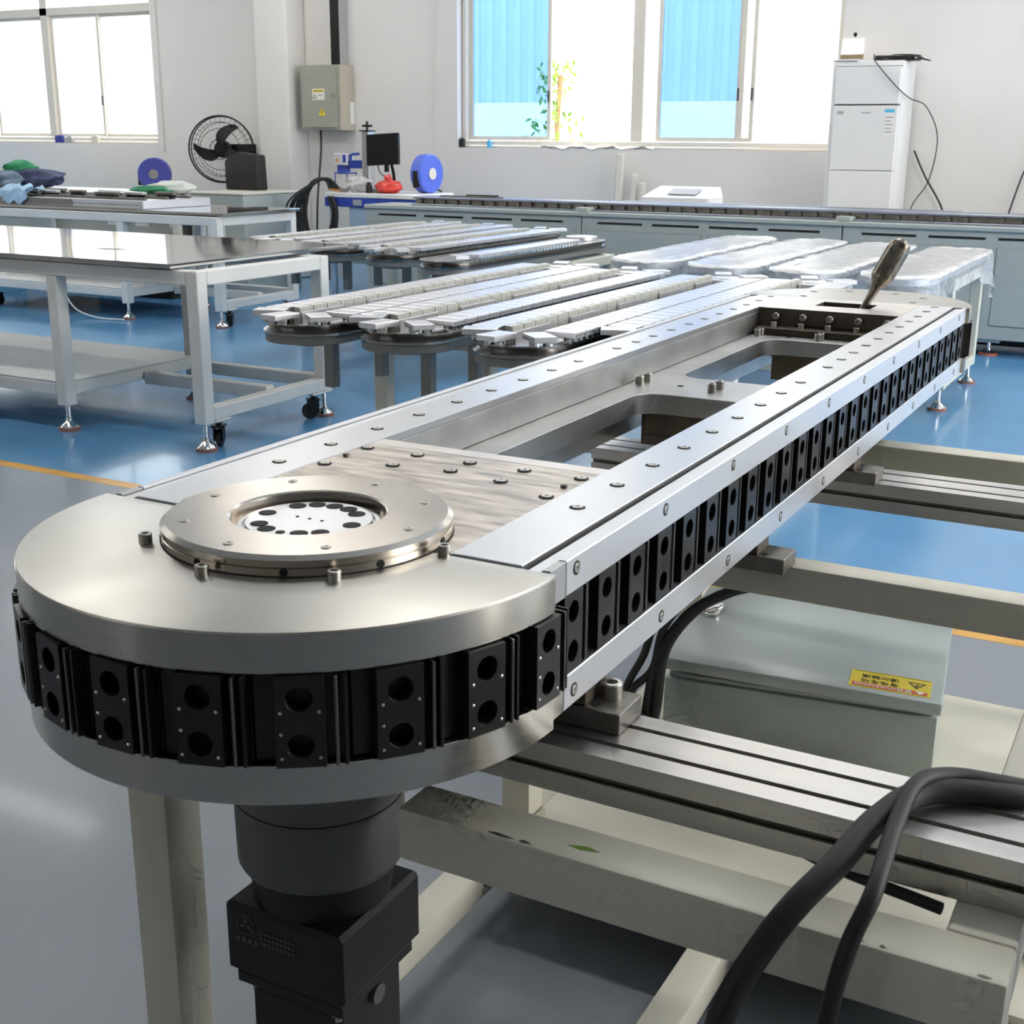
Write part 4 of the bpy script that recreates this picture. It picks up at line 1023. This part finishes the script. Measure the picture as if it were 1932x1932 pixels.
MB().lathe([(0,.031),(.075,.031),(.085,.06),(.08,.16),(.05,.19),(0,.19)], n=20, M=M.inverted()).build('motor', 'black_oxide', fan)
B(-.04,.04,.0,.42,-.05,.05).build('wall_arm', 'black_oxide', fan, .005, loc=(.09,.16,0), rot=(0,0,-.5))
bk = thing('black_case', 'black soft case standing against the pillar right of the fan', 'case', (-7.90, 9.42, .8855))
MB().add([(-.17,-.05,0),(.19,-.05,-.0),(.19,.12,0),(-.17,.12,0),(-.19,-.03,.26),(-.05,-.02,.335),(.185,-.03,.31),(.185,.11,.31),(-.05,.11,.335),(-.19,.11,.26)], [(0,3,2,1),(0,1,6,5,4),(1,2,7,6),(2,3,9,8,7),(3,0,4,9),(4,5,8,9),(5,6,7,8)]).build('case', 'bag_black', bk, .015, 2)
# machine base on the rear workbench
mb_ = thing('machine_base', 'wide aluminium machine base with rails lying on the rear workbench', 'machine base', (-8.0, 7.62, .8275))
B(-.95,.93,-.35,.40,0,.062).build('plate', 'bright_plate', mb_, .003)
B(-.95,.2,-.355,-.3505,.008,.058).build('front_strip', 'post_grey', mb_); B(-.9,.9,-.352,-.3505,.028,.031).build('joint_line', 'seam_dark', mb_)
rnd = random.Random(21)
for k in range(9):
    x = -.9+k*.2; y = -.22+.12*(k % 3); l = rnd.uniform(.12,.26)
    B(0,l,0,.05,0,.02).build('slide_block', 'bright_plate' if k % 2 else 'dark_steel', mb_, .002, loc=(x, y, .0915))
    B(.02,l-.02,.0,.05,0,.028).build('slide_carriage', 'black_oxide', mb_, .002, loc=(x, y, .0628))
for yy in (-.28, -.05, .2): B(-.92,.9,-.012,.012,0,.018).build('rail', 'dark_steel', mb_, loc=(0,yy,.0625))
for k in range(34): B(0,.012,-.02,.02,0,.016).build('rack_tooth', 'black_oxide', mb_, loc=(-.35+k*.028, -.16, .0625))
rk = thing('rear_bench', 'long white topped bench behind the machine base near left window', 'workbench', (-9.3, 9.3, 0))
B(-2.2, 1.25, -.6, .45, .80, .846).build('top', 'white_plastic', rk, .004)
for x in (-2.1, -.5, 1.1):
    for y in (-.52, .34): B(x, x+.06, y, y+.06, 0, .799).build('leg', 'white_paint', rk)
ck = B(-1.9, 1.1, -.4, .3, .25, .799).build('cabinet', 'cabinet_grey', rk)
for x_, w_ in ((1.02, .14), (.62, .16), (.25, .12)): B(x_-w_/2, x_+w_/2, -.402, -.4005, .56, .72).build('paper_note', 'sign_white', ck)
gc = thing('grey_cabinet', 'low grey cabinet at the end of the rear bench by the fan', 'cabinet', (-7.75, 9.2, 0))
B(-.29,.32,-.35,.42,.0,.868).build('body', 'cabinet_grey', gc, .006); B(-.295,.33,-.36,.43,.8685,.885).build('top', 'frame_ivory', gc, .003)
for k, (x, y, z, w, h_) in enumerate(((.0,-.352,.45,.2,.16),)): B(x-w/2,x+w/2,y,y+.001,z,z+h_).build('paper', 'sign_white', gc)
cl = thing('clothes_pile', 'pile of navy and green work clothes on the rear bench', 'clothes', (-10.55, 9.25, .8465))
blob('navy_jacket', 'cloth_navy', cl, (.12,0,0), (.36,.22,.19), 5, .3); blob('slate_jacket', 'cloth_slate', cl, (-.1,-.1,0), (.34,.2,.17), 6, .3)
blob('green_shirt', 'cloth_green', cl, (-.06,.02,.08), (.16,.14,.19), 7, .3); blob('green_sleeve', 'cloth_green', cl, (-.38,-.12,0), (.16,.14,.1), 8, .3)
gb = thing('green_bag', 'green and white cloth bag lying on the rear bench below the reel', 'bag', (-8.5, 8.98, .8465))
blob('green_cloth', 'cloth_green', gb, (-.06,0,0), (.24,.14,.075), 9, .25); blob('white_cloth', 'cloth_white', gb, (.12,.06,0), (.24,.14,.12), 10, .25)
rg = thing('rag', 'pale blue rag draped over the front edge of the machine base', 'rag', (-8.42, 7.27, .8905))
rnd = random.Random(2)
MB().grid(12, 10, lambda u, v: ((u-.5)*.34*(1-.5*max(0,v-.5))+.02*math.sin(17*v), (.16-.17*min(1, v/.55))-.012, .055*math.sin(9*u+4*v)**2*max(0, 1-v)+.035-(.085*max(0, v-.55)/.45)+.015*math.sin(14*u))).build('rag', 'cloth_sky', rg, smooth=60)
dm = thing('dark_machine', 'dark machine part at the left picture edge on the rear workbench', 'machine', (-9.02, 7.5, .8275))
B(-.25,.02,-.3,.2,0,.11).build('body', 'bag_black', dm, .01); MB().cyl((-.1,-.1,.11),(-.1,-.1,.16),.06,n=16).build('knob', 'cardboard', dm)
# things on and under tables
tb = thing('air_tubing', 'tangle of white air tubing on the lower shelf of the rear workbench', 'tubing', (-7.9, 7.6, .2425))
rnd = random.Random(31)
for k in range(9):
    p = [(rnd.uniform(-.8,.7), rnd.uniform(-.35,.35), .01)]
    for j in range(5): p.append((p[-1][0]+rnd.uniform(-.2,.25), max(-.38, min(.4, p[-1][1]+rnd.uniform(-.2,.2))), rnd.uniform(.02,.30)))
    MB().tube(spline(p, 6), .006, 6).build('tube', 'white_plastic', tb)
cable('air_tube', [(-7.9,7.22,.28),(-7.85,7.16,.18),(-7.7,7.12,.06),(-7.45,7.1,.012),(-7.2,7.12,.012)], .006, 'single white air tube hanging from the rear workbench to floor', 'white_plastic')
bt = thing('bottle', 'small white bottle standing on the blue floor behind the workbench', 'bottle', (-5.62, 7.62, 0))
MB().lathe([(0,0),(.05,0),(.052,.01),(.052,.11),(.04,.13),(.016,.15),(.010,.21),(0,.212)], n=18).build('bottle', 'white_plastic', bt)
B(.06,.2,-.05,.05,0,.05).build('tub', 'white_plastic', bt)
cable('floor_cable', [(-6.0,7.45,.008),(-5.8,7.3,.008),(-5.55,7.35,.008),(-5.4,7.6,.008),(-5.55,7.9,.008),(-5.9,8.1,.008)], .007, 'dark cable curling over the blue floor by the white bottle', 'black_rubber')
for x, y, w, d_, h_, mt, l in ((-9.4,9.9,.5,.4,.3,'cardboard','brown carton on the floor below the rear bench'), (-8.3,9.85,.9,.3,.5,'bag_black','black crate on the floor below the rear bench'), (-10.3,9.95,.4,.35,.33,'bag_black','dark case on the floor at the far left below the rear bench')):
    o = thing('storage_box', l, 'box', (x, y-1.35, 0)); B(-w/2,w/2,-d_/2,d_/2,0,h_).build('box', mt, o, .006); B(-w*.2,w*.2,-d_/2-.004,-d_/2-.0005,h_*.4,h_*.6).build('label_patch', 'ink_grey', o)
# window sill items
for x, w, h_, mt, l in ((-6.22,.04,.075,'bag_black','small black block standing on the window sill corner'), (-5.93,.03,.06,'sticker_cyan','small blue clip standing on the window sill'), (-11.40,.12,.075,'reel_navy','dark blue tin on the left window sill'), (-11.26,.12,.06,'ink_grey','grey box beside the blue tin on the left sill'), (-10.86,.1,.075,'frame_ivory','ivory carton on the left window sill')):
    o = thing('sill_item', l, 'box', (x, 10.53, SILL+.0005)); B(-w/2,w/2,-.022,.022,0,h_).build('body', mt, o, .004); B(-w*.3,w*.3,-.012,.012,h_+.0003,h_+.008).build('cap', mt, o, .002)
fb = thing('film_strip', 'folded white film sheet lying along the window sill', 'film', (-4.9, 10.5, SILL+.0005))
MB().grid(30, 4, lambda u, v: (-.5+u*1.1, -.012+v*.055, .012+.010*math.sin(23*u+5*v)+.006*math.sin(50*u))).build('sheet', 'white_plastic', fb)
